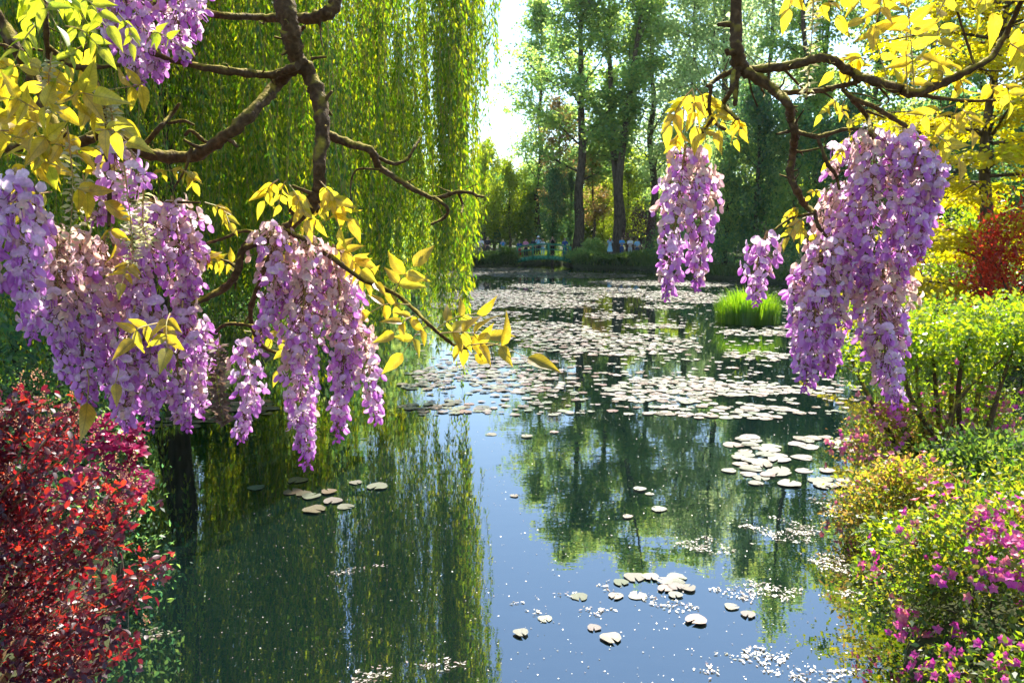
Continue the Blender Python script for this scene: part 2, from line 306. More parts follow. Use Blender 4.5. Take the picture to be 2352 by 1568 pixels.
# ------------------------------------------------------------------ trees
def grow(seed, H, r0, base, spread, nl, stems=1, prof='oval', sub=4):
    """trunk, limbs and twigs of a tree standing at the origin; returns the wood and the points where leaves sit"""
    rng = np.random.default_rng(seed); wood = MB(); tips = []
    for s in range(stems):
        a0 = rng.uniform(0, 6.28); fork = H * base * rng.uniform(.55, .8)
        P = [np.zeros(3)]; n = 9; off = np.zeros(3)
        for k in range(1, n + 1):
            z = H * .96 * k / n; off = off + rng.normal(size=3) * [H * .006, H * .006, 0]
            lean = max(0, z - fork) * (.10 if stems > 1 else 0)
            P.append(np.array([math.cos(a0 + s * 2.4) * lean, math.sin(a0 + s * 2.4) * lean, z]) + off)
        P = np.array(P); C = catmull(P, 3)
        tube(wood, C, [r0 * 1.35, r0, r0 * .8, r0 * .5, r0 * .12], 8, 0)
        for k in range(nl):
            f = base + (1 - base) * (k + rng.uniform(0, .8)) / nl; f = min(f, .97); z = f * .96
            p0 = np.array([np.interp(z * H, P[:, 2], P[:, c]) for c in range(3)])
            t = (f - base) / (1 - base)
            pr = {'oval': math.sin(math.pi * (.18 + .78 * t)) ** .8, 'cone': 1.05 - .9 * t, 'broom': .45 + .55 * t * (1.35 - t), 'flat': 1.0 - .45 * t}[prof]
            az = k * 2.4 + rng.uniform(-.5, .5) + s; el = R(rng.uniform(18, 55) + 22 * t); ln = spread * pr * rng.uniform(.75, 1.2)
            d = np.array([math.cos(az) * math.cos(el), math.sin(az) * math.cos(el), math.sin(el)])
            L = [p0]; dd = d.copy()
            for q in range(4):
                dd = nrm(dd + rng.normal(size=3) * .18 + np.array([0, 0, .06])); L.append(L[-1] + dd * ln / 4)
            Lc = catmull(L, 2); tube(wood, Lc, [r0 * .34 * (1 - .6 * t), r0 * .05], 5, 0, False)
            for q in range(2, len(Lc)): tips.append(Lc[q])
            for q in range(sub):
                b0 = Lc[rng.integers(2, len(Lc) - 1)]; d2 = nrm(dd + rng.normal(size=3) * .75); l2 = ln * rng.uniform(.25, .5)
                b1 = b0 + d2 * l2 * .5 + rng.normal(size=3) * .05 * l2; b2 = b0 + d2 * l2 + rng.normal(size=3) * .1 * l2
                tube(wood, [b0, b1, b2], [r0 * .09, r0 * .025], 4, 0, False); tips += [b1, b2, (b1 + b2) / 2]
    return wood, np.array(tips), rng
def crown(tips, rng, n, size, cl, flat=.75, droop=.35):
    mb = MB(); c = tips[rng.integers(0, len(tips), n)]
    w = rng.gamma(2.0, .5, len(tips)); w /= w.sum(); c = tips[rng.choice(len(tips), n, p=w)]
    P = c + rng.normal(size=(n, 3)) * cl * np.array([1, 1, flat]); T = rvec(rng, n) - [0, 0, droop]; N = rvec(rng, n) + [0, 0, .9]
    L = size * rng.uniform(.6, 1.35, n); leaves(mb, P, T, N, L, L * .62, 0, .15); return mb
TREE = {}
def tree_kind(key, leafn, size, cl, *a, **k):
    wood, tips, rng = grow(*a, **k); TREE[key] = (build('trunk', wood, smooth=True), build('crown', crown(tips, rng, leafn, size, cl)))
    TREE[key][0].materials.append(MAT['bark']); TREE[key][1].materials.append(MAT['far_leaf'])
tree_kind('tall', 15000, .34, .42, 11, 29, .34, .26, 6.6, 26, 1, 'oval')
tree_kind('multi', 14000, .34, .42, 23, 29, .27, .30, 5.6, 14, 2, 'broom')
tree_kind('airy', 9500, .33, .40, 37, 28, .26, .24, 5.8, 26, 1, 'oval')
tree_kind('wide', 12500, .36, .50, 41, 26, .36, .18, 7.8, 26, 1, 'oval')
tree_kind('small', 9000, .26, .42, 53, 11, .20, .10, 3.4, 20, 1, 'oval', 5)
tree_kind('slim', 5000, .24, .38, 61, 14, .14, .25, 2.2, 16, 1, 'oval')
tree_kind('bushy', 9000, .34, .55, 71, 7, .12, .03, 4.0, 22, 2, 'flat', 5)
def put_tree(name, key, x, D, H0, H, w, mat, label, group=None, rz=0.0, wx=None):
    X = (x - 1176) / F2 * D; s = H / H0
    t = empty(name, (X, D, g1(X, D) - .1), label, 'tree', group); t.scale = (s * w, s * w, s); t.rotation_euler[2] = rz
    a = bpy.data.objects.new('trunk', TREE[key][0]); b = bpy.data.objects.new('crown', TREE[key][1]); b['kind'] = 'stuff'
    for o in (a, b): col.objects.link(o); o.parent = t; WL[o.name] = WL[t.name]
    b.material_slots[0].link = 'OBJECT'; b.material_slots[0].material = MAT[mat]
    return t
GF = 'tall trees beyond the far end of the pond'; GB = 'understory trees on the far bank'; GK = 'wood closing the view behind the far bank'
H = {'tall': 29, 'multi': 29, 'airy': 28, 'wide': 26, 'small': 11, 'slim': 14, 'bushy': 7}
for i, (nm, k, x, D, h, w, m, l, g, rz) in enumerate([
    ('broadleaf_tree','tall',1323,80,29.5,1.3,'far_leaf','tall tree with one straight pale trunk behind the green footbridge',GF,.3),
    ('broadleaf_tree','multi',1413,78,30,1.3,'far_leaf','tall forked tree with dark twin stems beside the visitor with the red scarf',GF,1.2),
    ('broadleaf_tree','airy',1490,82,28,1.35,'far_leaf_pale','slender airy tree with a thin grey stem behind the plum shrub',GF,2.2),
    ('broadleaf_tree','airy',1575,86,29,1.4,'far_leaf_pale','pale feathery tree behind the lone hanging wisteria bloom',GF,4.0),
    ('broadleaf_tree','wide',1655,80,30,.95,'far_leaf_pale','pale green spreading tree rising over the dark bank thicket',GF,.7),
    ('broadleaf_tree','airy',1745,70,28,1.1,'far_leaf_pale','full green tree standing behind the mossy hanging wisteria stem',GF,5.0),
    ('broadleaf_tree','multi',1850,60,26.5,1.1,'far_leaf','dark forked tree on the right bank seen above the reed clump',GF,3.0),
    ('broadleaf_tree','airy',1985,62,27,1.1,'far_leaf','broad leafy tree on the right bank behind the big wisteria mass',GF,2.0),
    ('broadleaf_tree','airy',2110,58,25,1.1,'far_leaf_dark','thin dark leaved tree behind the golden layered tree',GF,1.0),
    ('broadleaf_tree','tall',2250,52,20,1.1,'far_leaf','green tree with blue sky gaps high behind the golden tree',GF,2.6),
    ('broadleaf_tree','wide',2420,46,22,1.0,'far_leaf_dark','dark tree at the edge of the garden behind the golden tree',GF,4.4),
    ('broadleaf_tree','airy',1238,88,27,1.05,'far_leaf','airy tree edging the gap of open sky above the lime trees',GF,5.6),
    ('slender_tree','slim',1272,83,16,1.0,'far_leaf_rust','thin bronze leaved tree leaning out above the dark evergreen',GB,.4),
    ('slender_tree','slim',1358,82,12.5,1.1,'far_leaf_rust','small orange bronze tree between the two tall trunks',GB,2.4),
    ('lime_tree','small',1112,84,11.2,.75,'far_leaf_lime','sunlit lime green tree beside the curtain of the willow',GB,.2),
    ('lime_tree','small',1172,86,9.6,.8,'far_leaf_lime','low lime green tree under the gap of open sky',GB,2.1),
    ('lime_tree','small',1440,83,9.0,.9,'far_leaf_lime','bright yellow green small tree behind the dark forked trunk',GB,3.7),
    ('lime_tree','small',1382,85,7.6,.9,'far_leaf_lime','low yellow green tree just left of the dark forked trunk',GB,5.2),
    ('evergreen_tree','small',1268,79.5,9.6,.62,'far_leaf_dark','dense dark evergreen right behind the green footbridge',GB,.9),
    ('evergreen_tree','small',1310,81,8.2,.6,'far_leaf_dark','smaller dark evergreen at the right end of the footbridge',GB,4.1),
    ('thicket_tree','small',1660,58,10.0,.8,'far_leaf','mid green bushy tree at the water below the pale spreading tree',GB,.3),
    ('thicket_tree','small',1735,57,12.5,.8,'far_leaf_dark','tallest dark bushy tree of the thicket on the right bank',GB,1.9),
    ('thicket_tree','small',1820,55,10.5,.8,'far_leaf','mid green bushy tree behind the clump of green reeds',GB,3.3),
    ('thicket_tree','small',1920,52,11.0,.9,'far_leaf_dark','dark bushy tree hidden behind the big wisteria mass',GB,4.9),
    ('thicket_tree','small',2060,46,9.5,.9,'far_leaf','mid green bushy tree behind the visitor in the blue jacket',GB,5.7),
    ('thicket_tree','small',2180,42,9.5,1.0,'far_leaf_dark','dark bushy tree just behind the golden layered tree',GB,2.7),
    ('thicket_tree','small',2330,38,9.0,1.0,'far_leaf_dark','dark bushy tree behind the red maple',GB,.6),
    ]):
    put_tree(nm, k, x, D, H[k], h, w, m, l, g, rz)
rng = np.random.default_rng(5)
for i, x in enumerate([1085, 1150, 1225, 1300, 1375, 1450, 1530, 1610, 1700, 1800, 1900, 2020, 2150, 2300]):     # closes the view behind
    put_tree('woodland_tree', 'small', x, 104 + rng.uniform(-6, 8), 11, 10.5 if x < 1250 else rng.uniform(12, 16), 1.25, ['far_leaf', 'far_leaf_dark', 'far_leaf_lime'][i % 3],
             ['green', 'dark green', 'yellow green'][i % 3] + ' woodland tree far behind the trunks of the far bank', GK, i * 1.7)
for i, (X, D, h) in enumerate([(-9.5, 62, 13), (-12, 48, 14), (-13.5, 36, 13), (-17, 29, 13), (-20, 22, 12), (-15, 56, 16), (-24, 40, 18)]):
    put_tree('woodland_tree', 'small', 1176 + X * F2 / D, D, 11, h, 1.0, 'far_leaf_dark' if i % 2 else 'far_leaf',
             ('dark' if i % 2 else 'mid green') + ' tree on the left bank screened by the willow curtain', 'trees behind the willow', i * 1.1)

for i in range(17):
    x = 960 + i * 88; put_tree('woodland_bush', 'bushy', x, 93 + rng.uniform(-3, 4), 7, rng.uniform(5.5, 8.0), 1.1, ['far_leaf', 'far_leaf_dark', 'far_leaf_lime'][(i * 2) % 3], ['mid green', 'dark green', 'lime green'][(i * 2) % 3] + ' undergrowth bush filling the gap between far trunks', 'undergrowth behind the far trees', i * 1.3)
for i, (X, D, h) in enumerate([(-8.5, 24, 4.5), (-10, 30, 5.5), (-9.5, 38, 6), (-9, 46, 6.5), (-9, 54, 6.5), (-11, 20, 4.5), (-13, 25, 6), (-8.5, 66, 6), (-14.5, 18, 5), (-11.5, 15, 4)]):
    put_tree('woodland_bush', 'bushy', 1176 + X * F2 / D, D, 7, h, .9, ['far_leaf_dark', 'far_leaf'][i % 2], ['dark', 'mid green'][i % 2] + ' thick bush on the left bank behind the willow curtain', 'bushes behind the willow', i * 1.9)
# weeping willow on the left bank
WX, WY = -7.2, 16.5
rng = np.random.default_rng(77)
wil = empty('weeping_willow', (WX, WY, g1(WX, WY) - .1), 'huge weeping willow with a curtain of hanging yellow green strands over the water', 'tree')
mb = MB(); tr = catmull([(WX - .15, WY + .1, .1), (WX, WY, 1.4), (WX + .12, WY, 3.0), (WX - .1, WY + .2, 4.8), (WX + .1, WY + .1, 6.4)], 5)
tube(mb, tr, [.42, .33, .30, .27, .2], 12, 0, True, .05, rng); obj('trunk', (mb, True), MAT['bark'], wil)
arcs = []
for k in range(13):
    az = k * 2.399 + .35; rr = rng.uniform(3.6, 6.6); z0 = rng.uniform(3.6, 6.2); p0 = np.array([WX, WY, z0]); d = np.array([math.cos(az), math.sin(az), 0])
    top = 9.8 + rng.uniform(-.8, 2.2)
    A = catmull([p0, p0 + d * rr * .25 + [0, 0, (top - z0) * .55], p0 + d * rr * .6 + [0, 0, (top - z0) * .95], p0 + d * rr + [0, 0, (top - z0) * .85]], 5)
    mb = MB(); tube(mb, A, [.15, .09, .03], 7, 0, False); obj('limb', (mb, True), MAT['bark'], wil); arcs.append(A)
SP, ST, SN, SL = [], [], [], []; stems = MB()
def strand(p, ln, dens=30, sw=.10, ll=.115):
    n = max(4, int(ln * dens)); t = np.sort(rng.uniform(0, 1, n)); a = rng.uniform(0, 6.28); a2 = rng.uniform(0, 6.28)
    def pos(t):
        s = t * ln
        return np.stack([p[0] + sw * np.sin(s * 1.1 + a) + .22 * math.cos(a2) * (1 - np.exp(-s * 1.2)), p[1] + sw * np.cos(s * .9 + a) + .22 * math.sin(a2) * (1 - np.exp(-s * 1.2)), p[2] - s], -1)
    P = pos(t); az = np.arange(n) * 2.4 + a; out = np.stack([np.cos(az), np.sin(az), np.zeros(n)], -1)
    P = P + out * rng.uniform(0, .045, (n, 1)); SP.append(P); ST.append(out * rng.uniform(.25, .8, (n, 1)) + [0, 0, -1]); SN.append(out + rng.normal(size=(n, 3)) * .5 + [0, 0, .25]); SL.append(ll * rng.uniform(.7, 1.35, n))
    tube(stems, pos(np.linspace(0, 1, max(4, int(ln * 1.5)))), [.006, .003], 3, 0, False)
for c in range(135):                                                   # bunches of strands hanging from the arching limbs
    rr = 6.5 * math.sqrt(rng.uniform(.10, 1.0)); az = rng.uniform(0, 6.28)
    if rr < 4.2 and rng.uniform() < .25: rr = rng.uniform(4.5, 6.5)
    bx, by = WX + rr * math.cos(az), WY + rr * math.sin(az)
    zt = 12.6 - .085 * rr * rr + rng.uniform(-1.2, .6); zb = rng.uniform(1.5, 4.0) if rr > 4 else rng.uniform(2.2, 5.0)
    for q in range(rng.integers(8, 24)):
        strand((bx + rng.normal() * .18, by + rng.normal() * .18, zt - rng.uniform(0, 2.4)), max(1.2, (zt - zb) * rng.uniform(.62, 1.0)))
    if rng.uniform() < .6:                                             # short strands high up
        for q in range(4): strand((bx + rng.normal() * .5, by + rng.normal() * .5, zt + rng.uniform(-.5, .8)), rng.uniform(1.2, 3.2))
for xp, yb, D in [(1120, 230, 17.2), (1128, 120, 17), (1116, 330, 18.4), (1100, 300, 17), (1085, 470, 17.5), (1068, 640, 18), (1040, 560, 17.6), (1015, 640, 18.5), (1000, 600, 18), (985, 655, 18.6), (1055, 560, 18.4), (1110, 210, 16.6), (960, 620, 17), (1075, 380, 16), (1090, 420, 19)]:
    b = at(xp, yb, D); zt = rng.uniform(9, 11)
    for q in range(4): strand((b[0] + rng.normal() * .16, D + rng.normal() * .2, zt), zt - b[2] - rng.uniform(0, 1.3), 30, .08)
mb = MB(); P = np.concatenate(SP); L = np.concatenate(SL); leaves(mb, P, np.concatenate(ST), np.concatenate(SN), L, L * .27, 0, .12)
obj('crown', mb, MAT['willow_leaf'], wil, None, 'stuff'); obj('hanging_stems', stems, MAT['green_stem'], wil, None, 'stuff')
print('willow leaves', len(P))

# golden layered tree on the right bank
def layered_tree():
    X, D = 10.3, 17.5; b = np.array([X, D, g1(X, D) - .1]); rng = np.random.default_rng(9)
    t = empty('golden_layered_tree', b, 'bright golden yellow tree with flat horizontal tiers of foliage on the right bank', 'tree')
    mb = MB(); C = catmull([b, b + [.1, 0, 2.2], b + [-.1, .1, 4.6], b + [.1, 0, 7.6]], 5); tube(mb, C, [.17, .13, .05], 9, 0); obj('trunk', (mb, True), MAT['bark'], t)
    P, T, N, L = [], [], [], []; lm = MB()
    zs = np.linspace(.75, 9.2, 15)
    for k, z in enumerate(zs):
        nb = 5
        for q in range(nb):
            az = k * 1.9 + q * 6.28 / nb + rng.uniform(-.4, .4); ln = (3.9 - .20 * z) * rng.uniform(.35, 1.15); zj = rng.normal() * .24; tl = rng.normal() * .10; d = np.array([math.cos(az), math.sin(az), 0]); e = np.array([-d[1], d[0], 0])
            p0 = np.array([X, D, b[2] + z + zj]); A = catmull([p0, p0 + d * ln * .5 + [0, 0, .22 + tl * ln * .5], p0 + d * ln + [0, 0, .05 + tl * ln]], 4); tube(lm, A, [.04, .012], 4, 0, False)
            n = int(520 * ln / 3); tw = rng.uniform(.2, 1.05, 14); ts = rng.uniform(-1, 1, 14); pk = rng.integers(0, 14, n); s = np.clip(tw[pk] + rng.normal(size=n) * .06, .1, 1.1); wdt = .62 * np.sin(math.pi * np.clip(s, 0, 1) * .75) + .12
            side = (ts[pk] * .85 + rng.normal(size=n) * .2) * wdt; gap = np.sin(s * 19 + q) * .5 + np.sin(side * 9 + k) * .5
            P.append(p0 + np.outer(s * ln, d) + np.outer(side, e) + np.stack([np.zeros(n), np.zeros(n), .22 * np.sin(s * 3.1) + tl * ln * s - .14 * np.abs(side) + (tw[pk] * 37 % 1 - .5) * .16 + rng.normal(size=n) * .045 + gap * .03], -1))
            T.append(d * rng.uniform(.2, 1, (n, 1)) + np.outer(np.sign(side) * .8, e) + rng.normal(size=(n, 3)) * .35 - [0, 0, .35]); N.append(rng.normal(size=(n, 3)) * .6 + [0, -.3, 1]); L.append(rng.uniform(.09, .16, n))
    obj('branch_tiers', lm, MAT['bark'], t, None, 'stuff')
    mb = MB(); L = np.concatenate(L); leaves(mb, np.concatenate(P), np.concatenate(T), np.concatenate(N), L, L * .6, 0, .12); obj('crown', mb, MAT['gold_leaf'], t, None, 'stuff')
layered_tree()

# ------------------------------------------------------------------ shrubs and bank plants
def shrub(name, X, D, w, d, h, mat, leafn, size, label, cat='shrub', seed=1, clumps=60, z0=None, stemn=7, group=None, shape='rhomb', ratio=.5, cs=.16, low=.12, keep=0, bare=0.0, matstem='bark', lean=(0, 0)):
    """stems from one root, leaf clumps over an uneven dome; keep = how many of the leaves towards the viewer's side stay leaves of their own"""
    rng = np.random.default_rng(seed); z0 = g1(X, D) - .05 if z0 is None else z0; b = np.array([X, D, z0])
    t = empty(name, b, label, cat, group); cen = []
    for k in range(clumps):
        u = rng.uniform(0, 1); az = rng.uniform(0, 6.28); zz = low + (1 - low) * u ** .8; rr = math.sqrt(max(0, 1 - (max(zz - .35, 0) / .65) ** 2)) * rng.uniform(.45, 1.08)
        cen.append(b + [w * rr * math.cos(az) + lean[0] * zz, d * rr * math.sin(az) + lean[1] * zz, h * zz * rng.uniform(.85, 1.06)])
    cen = np.array(cen)
    for k in range(stemn):
        tip = cen[rng.integers(0, clumps)]; mid = b + (tip - b) * [.35, .35, .6] + rng.normal(size=3) * .04 * w
        mb = MB(); tube(mb, catmull([b + rng.normal(size=3) * [.08 * w, .08 * d, 0], mid, tip], 5), [.016 * max(h, .6), .009 * max(h, .6), .003], 6, 0, False); obj('stem', (mb, True), MAT[matstem], t)
    c = rng.integers(0, clumps, leafn); cc = cen[c]
    P = cc + rng.normal(size=(leafn, 3)) * cs * np.array([w, d, h * .8]) ; P[:, 2] = np.maximum(P[:, 2], z0 + .03)
    out = nrm(P - (b + [0, 0, h * .3])); T = out * .8 + rvec(rng, leafn) * .9 + [0, 0, .1]; N = rvec(rng, leafn) * .8 + [0, 0, .9] + out * .3
    L = size * rng.uniform(.6, 1.3, leafn)
    if keep:
        o = np.argsort(np.linalg.norm(P - [0, 0, CAMZ], axis=1)); ks = o[rng.permutation(min(len(o), keep * 3))[:keep]]
        var = []
        for q in range(3):
            m_ = MB(); leaves(m_, [[0, 0, 0]], [[1, 0, 0]], [[0, 0, 1]], [size], [size * ratio * (1 + .15 * (q - 1))], 0, .1 + .08 * q, shape); me = build('leaf', m_); me.materials.append(MAT[mat]); var.append(me)
        for q, i in enumerate(ks):
            lf = obj('leaf', var[q % 3], None, t, P[i]); x = nrm(T[i]); y = nrm(np.cross(N[i], x)); z = np.cross(x, y)
            lf.rotation_euler = Matrix((x, y, z)).transposed().to_euler(); lf.scale = [L[i] / size] * 3
        P, T, N, L = (np.delete(a, ks, 0) for a in (P, T, N, L))
    mb = MB(); leaves(mb, P, T, N, L, L * ratio, 0, .18, shape); obj('foliage', mb, MAT[mat], t, None, 'stuff')
    return t, cen, rng
def blossom_mesh(name, size, mat, seed):
    rng = np.random.default_rng(seed); mb = MB(); a = np.arange(5) * 6.283 / 5 + rng.uniform(0, 1)
    T = np.stack([np.cos(a), np.sin(a), np.full(5, .55)], -1); N = np.stack([-np.cos(a) * .5, -np.sin(a) * .5, np.ones(5)], -1)
    leaves(mb, np.zeros((5, 3)), T, N, size * rng.uniform(.85, 1.1, 5), size * .72, 0, .1, 'full'); me = build(name, mb); me.materials.append(MAT[mat]); return me
def blossoms(t, cen, rng, n, size, mats, spread, w, name='blossom', zmin=-1):
    var = [blossom_mesh(name, size, m, k) for k, m in enumerate(mats)]; b = wloc(t); cam_ = np.array([0, 0, CAMZ]); k = 0
    while k < n:
        c = cen[rng.integers(0, len(cen))]; p = c + rng.normal(size=3) * spread; d = nrm(p - b - [0, 0, .2]); p = p + d * .10
        if p[2] < zmin or np.dot(d, nrm(cam_ - p)) < -.1: continue
        o = obj(name, var[rng.integers(0, len(var))], None, t, p); dd = nrm(d + rvec(rng, 1)[0] * .5 + nrm(cam_ - p) * .5)
        o.rotation_euler = Vector(dd).to_track_quat('Z', 'Y').to_euler(); o.scale = [rng.uniform(.75, 1.25)] * 3; k += 1
# left bank
t, cen, rng = shrub('smoke_bush', -2.86, 3.85, .56, .6, 1.66, 'smoke_leaf', 9500, .048, 'dark purple red leaved bush with feathery brown plumes on the near left bank', 'bush', 21, 190, .25, 16, None, 'full', .5, .06, .05, 300, matstem='twig', lean=(.05, 0))
for q, (px, py, dd) in enumerate([(300,1120,3.9),(150,990,4.1),(190,930,4.2),(100,905,4.1),(320,1470,3.7),(270,1390,3.7),(30,930,4.0),(150,960,3.8),(290,1200,3.8),(240,1540,3.6),(225,1100,3.9),(330,1150,3.9),(265,1250,3.8),(60,900,4.1),(225,1180,3.7),(180,1010,3.8),(310,1330,3.75),(250,1450,3.6)]):
    tq = at(px, py, dd); pq = np.array([-2.72, 3.9, max(.5, tq[2] - .6)]); tb = MB(); tube(tb, catmull([pq, (pq + tq) / 2 + rng.normal(size=3) * .03, tq], 5), [.009, .003], 6); obj('stem', (tb, True), MAT['twig'], t)
    n = 110; s = rng.uniform(.35, 1, n) ** .7; c = pq + (tq - pq) * s[:, None] + rng.normal(size=(n, 3)) * .045; sp = MB(); leaves(sp, c, rvec(rng, n) + [.2, 0, .4], rvec(rng, n) + [0, 0, .8], rng.uniform(.035, .062, n), .028, 0, .15, 'full'); obj('side_sprig', sp, MAT['smoke_leaf'], t, None, 'stuff'); cen = np.vstack([cen, [tq], [tq - (tq - pq) * .12]])
sp = MB(); P0 = np.array([-2.15, 3.9, 1.05]); tipp = at(370, 1290, 3.8); tb = MB(); tube(tb, catmull([P0, (P0 + tipp) / 2 - [0, 0, .1], tipp], 5), [.010, .004], 6); obj('stem', (tb, True), MAT['twig'], t)
n = 130; s = rng.uniform(.25, 1, n); c = P0 + (tipp - P0) * s[:, None] + rng.normal(size=(n, 3)) * .055; leaves(sp, c, rvec(rng, n) + [.3, 0, .3], rvec(rng, n) + [0, 0, .8], rng.uniform(.035, .06, n), .028, 0, .15, 'full'); obj('side_sprig', sp, MAT['smoke_leaf'], t, None, 'stuff')
pl = MB()
for k in range(230):
    c = cen[rng.integers(0, len(cen))] + rng.normal(size=3) * .06 + [0, 0, .05]; d = nrm(np.array([rng.normal() * .4, rng.normal() * .4, 1])); n = 26; s = rng.uniform(0, 1, n); hh = rng.uniform(.09, .16)
    P = c + np.outer(s * hh, d) + rng.normal(size=(n, 3)) * .016 * (1.15 - s)[:, None]; leaves(pl, P, rvec(rng, n) + [0, 0, .5], rvec(rng, n), rng.uniform(.008, .015, n), .007, 0, .1)
obj('flower_plumes', pl, MAT['smoke_plume'], t, None, 'stuff')
t, cen, rng = shrub('crimson_azalea', -3.22, 6.2, .42, .42, 1.5, 'far_leaf_dark', 1500, .05, 'crimson pink azalea flowering just behind the purple smoke bush', 'shrub', 31, 40, None, 5)
blossoms(t, cen, rng, 260, .05, ['crimson_petal'], .05, .5, zmin=.95)
for k, (X, D, w, h, l) in enumerate([(-5.6, 9.6, 1.3, 2.1, 'dark glossy evergreen shrub in shade under the hanging wisteria'), (-7.2, 8.2, 1.4, 2.6, 'tall dark evergreen shrub in the shaded left corner of the bank'),
                                  (-5.2, 7.2, .9, 1.2, 'low dark leafy shrub behind the crimson azalea'), (-7.6, 12.5, 1.4, 1.7, 'dark rounded shrub at the foot of the willow trunk'), (-8.0, 21, 1.6, 1.5, 'dark bank shrub on the left shore beyond the willow trunk')]):
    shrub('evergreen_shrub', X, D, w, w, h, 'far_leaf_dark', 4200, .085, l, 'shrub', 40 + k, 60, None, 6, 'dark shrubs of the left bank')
# right bank
def stemmed():
    X, D = 5.35, 9.6; z0 = .25; b = np.array([X, D, z0]); rng = np.random.default_rng(61)
    t = empty('stemmed_shrub', b, 'leafy light green shrub on many bare leaning stems on the right bank', 'shrub')
    cen = []
    for k, (bx, by, tx, ty) in enumerate([(2075,1055,1950,815),(2100,1060,2010,850),(2118,1070,2060,830),(2140,1060,2100,800),(2165,1050,2140,770),(2190,1045,2190,780),(2210,1040,2230,760),(2235,1040,2280,770),(2160,1060,2330,800),(2260,1030,2340,760),(2125,1060,2150,900),(2180,1050,2060,760)]):
        p0 = at(bx, by, 9.2 + rng.uniform(-.3, .5)); p2 = at(tx, ty, 9.5 + rng.uniform(-.7, .8)); pm = (p0 + p2) / 2 + rng.normal(size=3) * .07 + [-.05, 0, 0]
        p0[2] = min(p0[2], .5) ; C = catmull([p0 - [0, 0, .25], p0, pm, p2], 5); mb = MB(); tube(mb, C, [.046, .038, .028, .012], 7, 0, True, .12, rng); st = obj('stem', (mb, True), MAT['vine_bark'], t)
        cen += list(C[6:]) + [p2] * 3
        for q in range(3):
            a = C[rng.integers(8, len(C))]; e = a + rng.normal(size=3) * [.3, .3, .12] + [0, 0, .22]; mb = MB(); tube(mb, [a, (a + e) / 2 + rng.normal(size=3) * .03, e], [.008, .003], 5, 0, False); obj('twig', (mb, True), MAT['twig'], st); cen += [e] * 4
    cen = np.array(cen); hi = cen[cen[:, 2] > 1.3]
    dome = np.stack([X + .05 + rng.uniform(-1.0, 1.9, 260), D + rng.uniform(-.9, 1.0, 260), np.zeros(260)], -1); dome[:, 2] = 1.52 + .50 * np.cos((dome[:, 0] - X - .5) * .62) + rng.uniform(-.32, .1, 260) + .1 * np.sin(dome[:, 0] * 7)
    cc = np.vstack([hi, hi, dome, dome]); n = 12000; P = cc[rng.integers(0, len(cc), n)] + rng.normal(size=(n, 3)) * [.11, .11, .07]
    P2 = cen[rng.integers(0, len(cen), 900)] + rng.normal(size=(900, 3)) * .05; P = np.vstack([P, P2]); n = len(P); mb = MB(); L = rng.uniform(.045, .085, n)
    leaves(mb, P, rvec(rng, n) + [0, 0, .2], rvec(rng, n) + [0, 0, .8], L, L * .6, 0, .15); obj('foliage', mb, MAT['shrub_leaf'], t, None, 'stuff')
    bl = blossom_mesh('blossom', .05, 'azalea_petal', 3); o = obj('blossom', bl, None, t, at(2195, 832, 8.7)); o.rotation_euler = (R(70), 0, .3)
stemmed()
t, cen, rng = shrub('pink_azalea', 4.62, 9.3, .75, .5, .72, 'orange_leaf', 3600, .055, 'pink azalea growing at the foot of the bare leaning stems', 'shrub', 71, 60, .15, 6)
blossoms(t, cen, rng, 190, .045, ['azalea_petal_coral', 'azalea_petal', 'azalea_petal_coral'], .08, .5)
t, cen, rng = shrub('pink_azalea', 5.8, 9.9, .9, .6, .8, 'azalea_leaf', 3600, .055, 'pink flowered azalea further from the water behind the grass tuft', 'shrub', 72, 60, .25, 6)
blossoms(t, cen, rng, 120, .045, ['azalea_petal_coral', 'azalea_petal'], .08, .5)
t, cen, rng = shrub('orange_azalea', 3.75, 7.35, .62, .6, .78, 'orange_leaf', 6500, .052, 'orange and yellow leaved azalea mound at the edge of the water', 'shrub', 73, 80, .05, 6, None, 'rhomb', .5, .13)
blossoms(t, cen, rng, 45, .036, ['azalea_petal_coral'], .07, .5, zmin=.45)
shrub('green_bank_shrub', 4.75, 7.6, .95, .7, .8, 'bank_leaf', 6000, .07, 'green leafy ground shrub between the orange azalea and the bare stems', 'shrub', 74, 70, .1, 6)
shrub('green_bank_shrub', 3.45, 6.5, .42, .45, .5, 'shrub_leaf', 3000, .06, 'low green shrub leaning over the water below the orange azalea', 'shrub', 75, 50, .02, 5)
t, cen, rng = shrub('magenta_azalea', 3.5, 5.55, .85, .75, .95, 'azalea_leaf', 9000, .052, 'large azalea mound covered in magenta flowers over the water', 'shrub', 76, 120, .02, 8, None, 'rhomb', .48, .11)
blossoms(t, cen[::3], rng, 300, .041, ['azalea_petal', 'azalea_petal', 'azalea_petal_coral'], .06, .5)
shrub('yellow_green_azalea', 4.45, 6.25, .75, .6, .98, 'azalea_leaf', 6000, .054, 'yellow green azalea with few flowers behind the magenta one', 'shrub', 77, 70, .1, 6)
t, cen, rng = shrub('magenta_azalea', 3.3, 4.55, .62, .5, .5, 'azalea_leaf', 5200, .05, 'low azalea with sparse magenta flowers at the foot of the big one', 'shrub', 78, 70, .0, 5, low=.02)
blossoms(t, cen, rng, 130, .035, ['azalea_petal'], .05, .5)
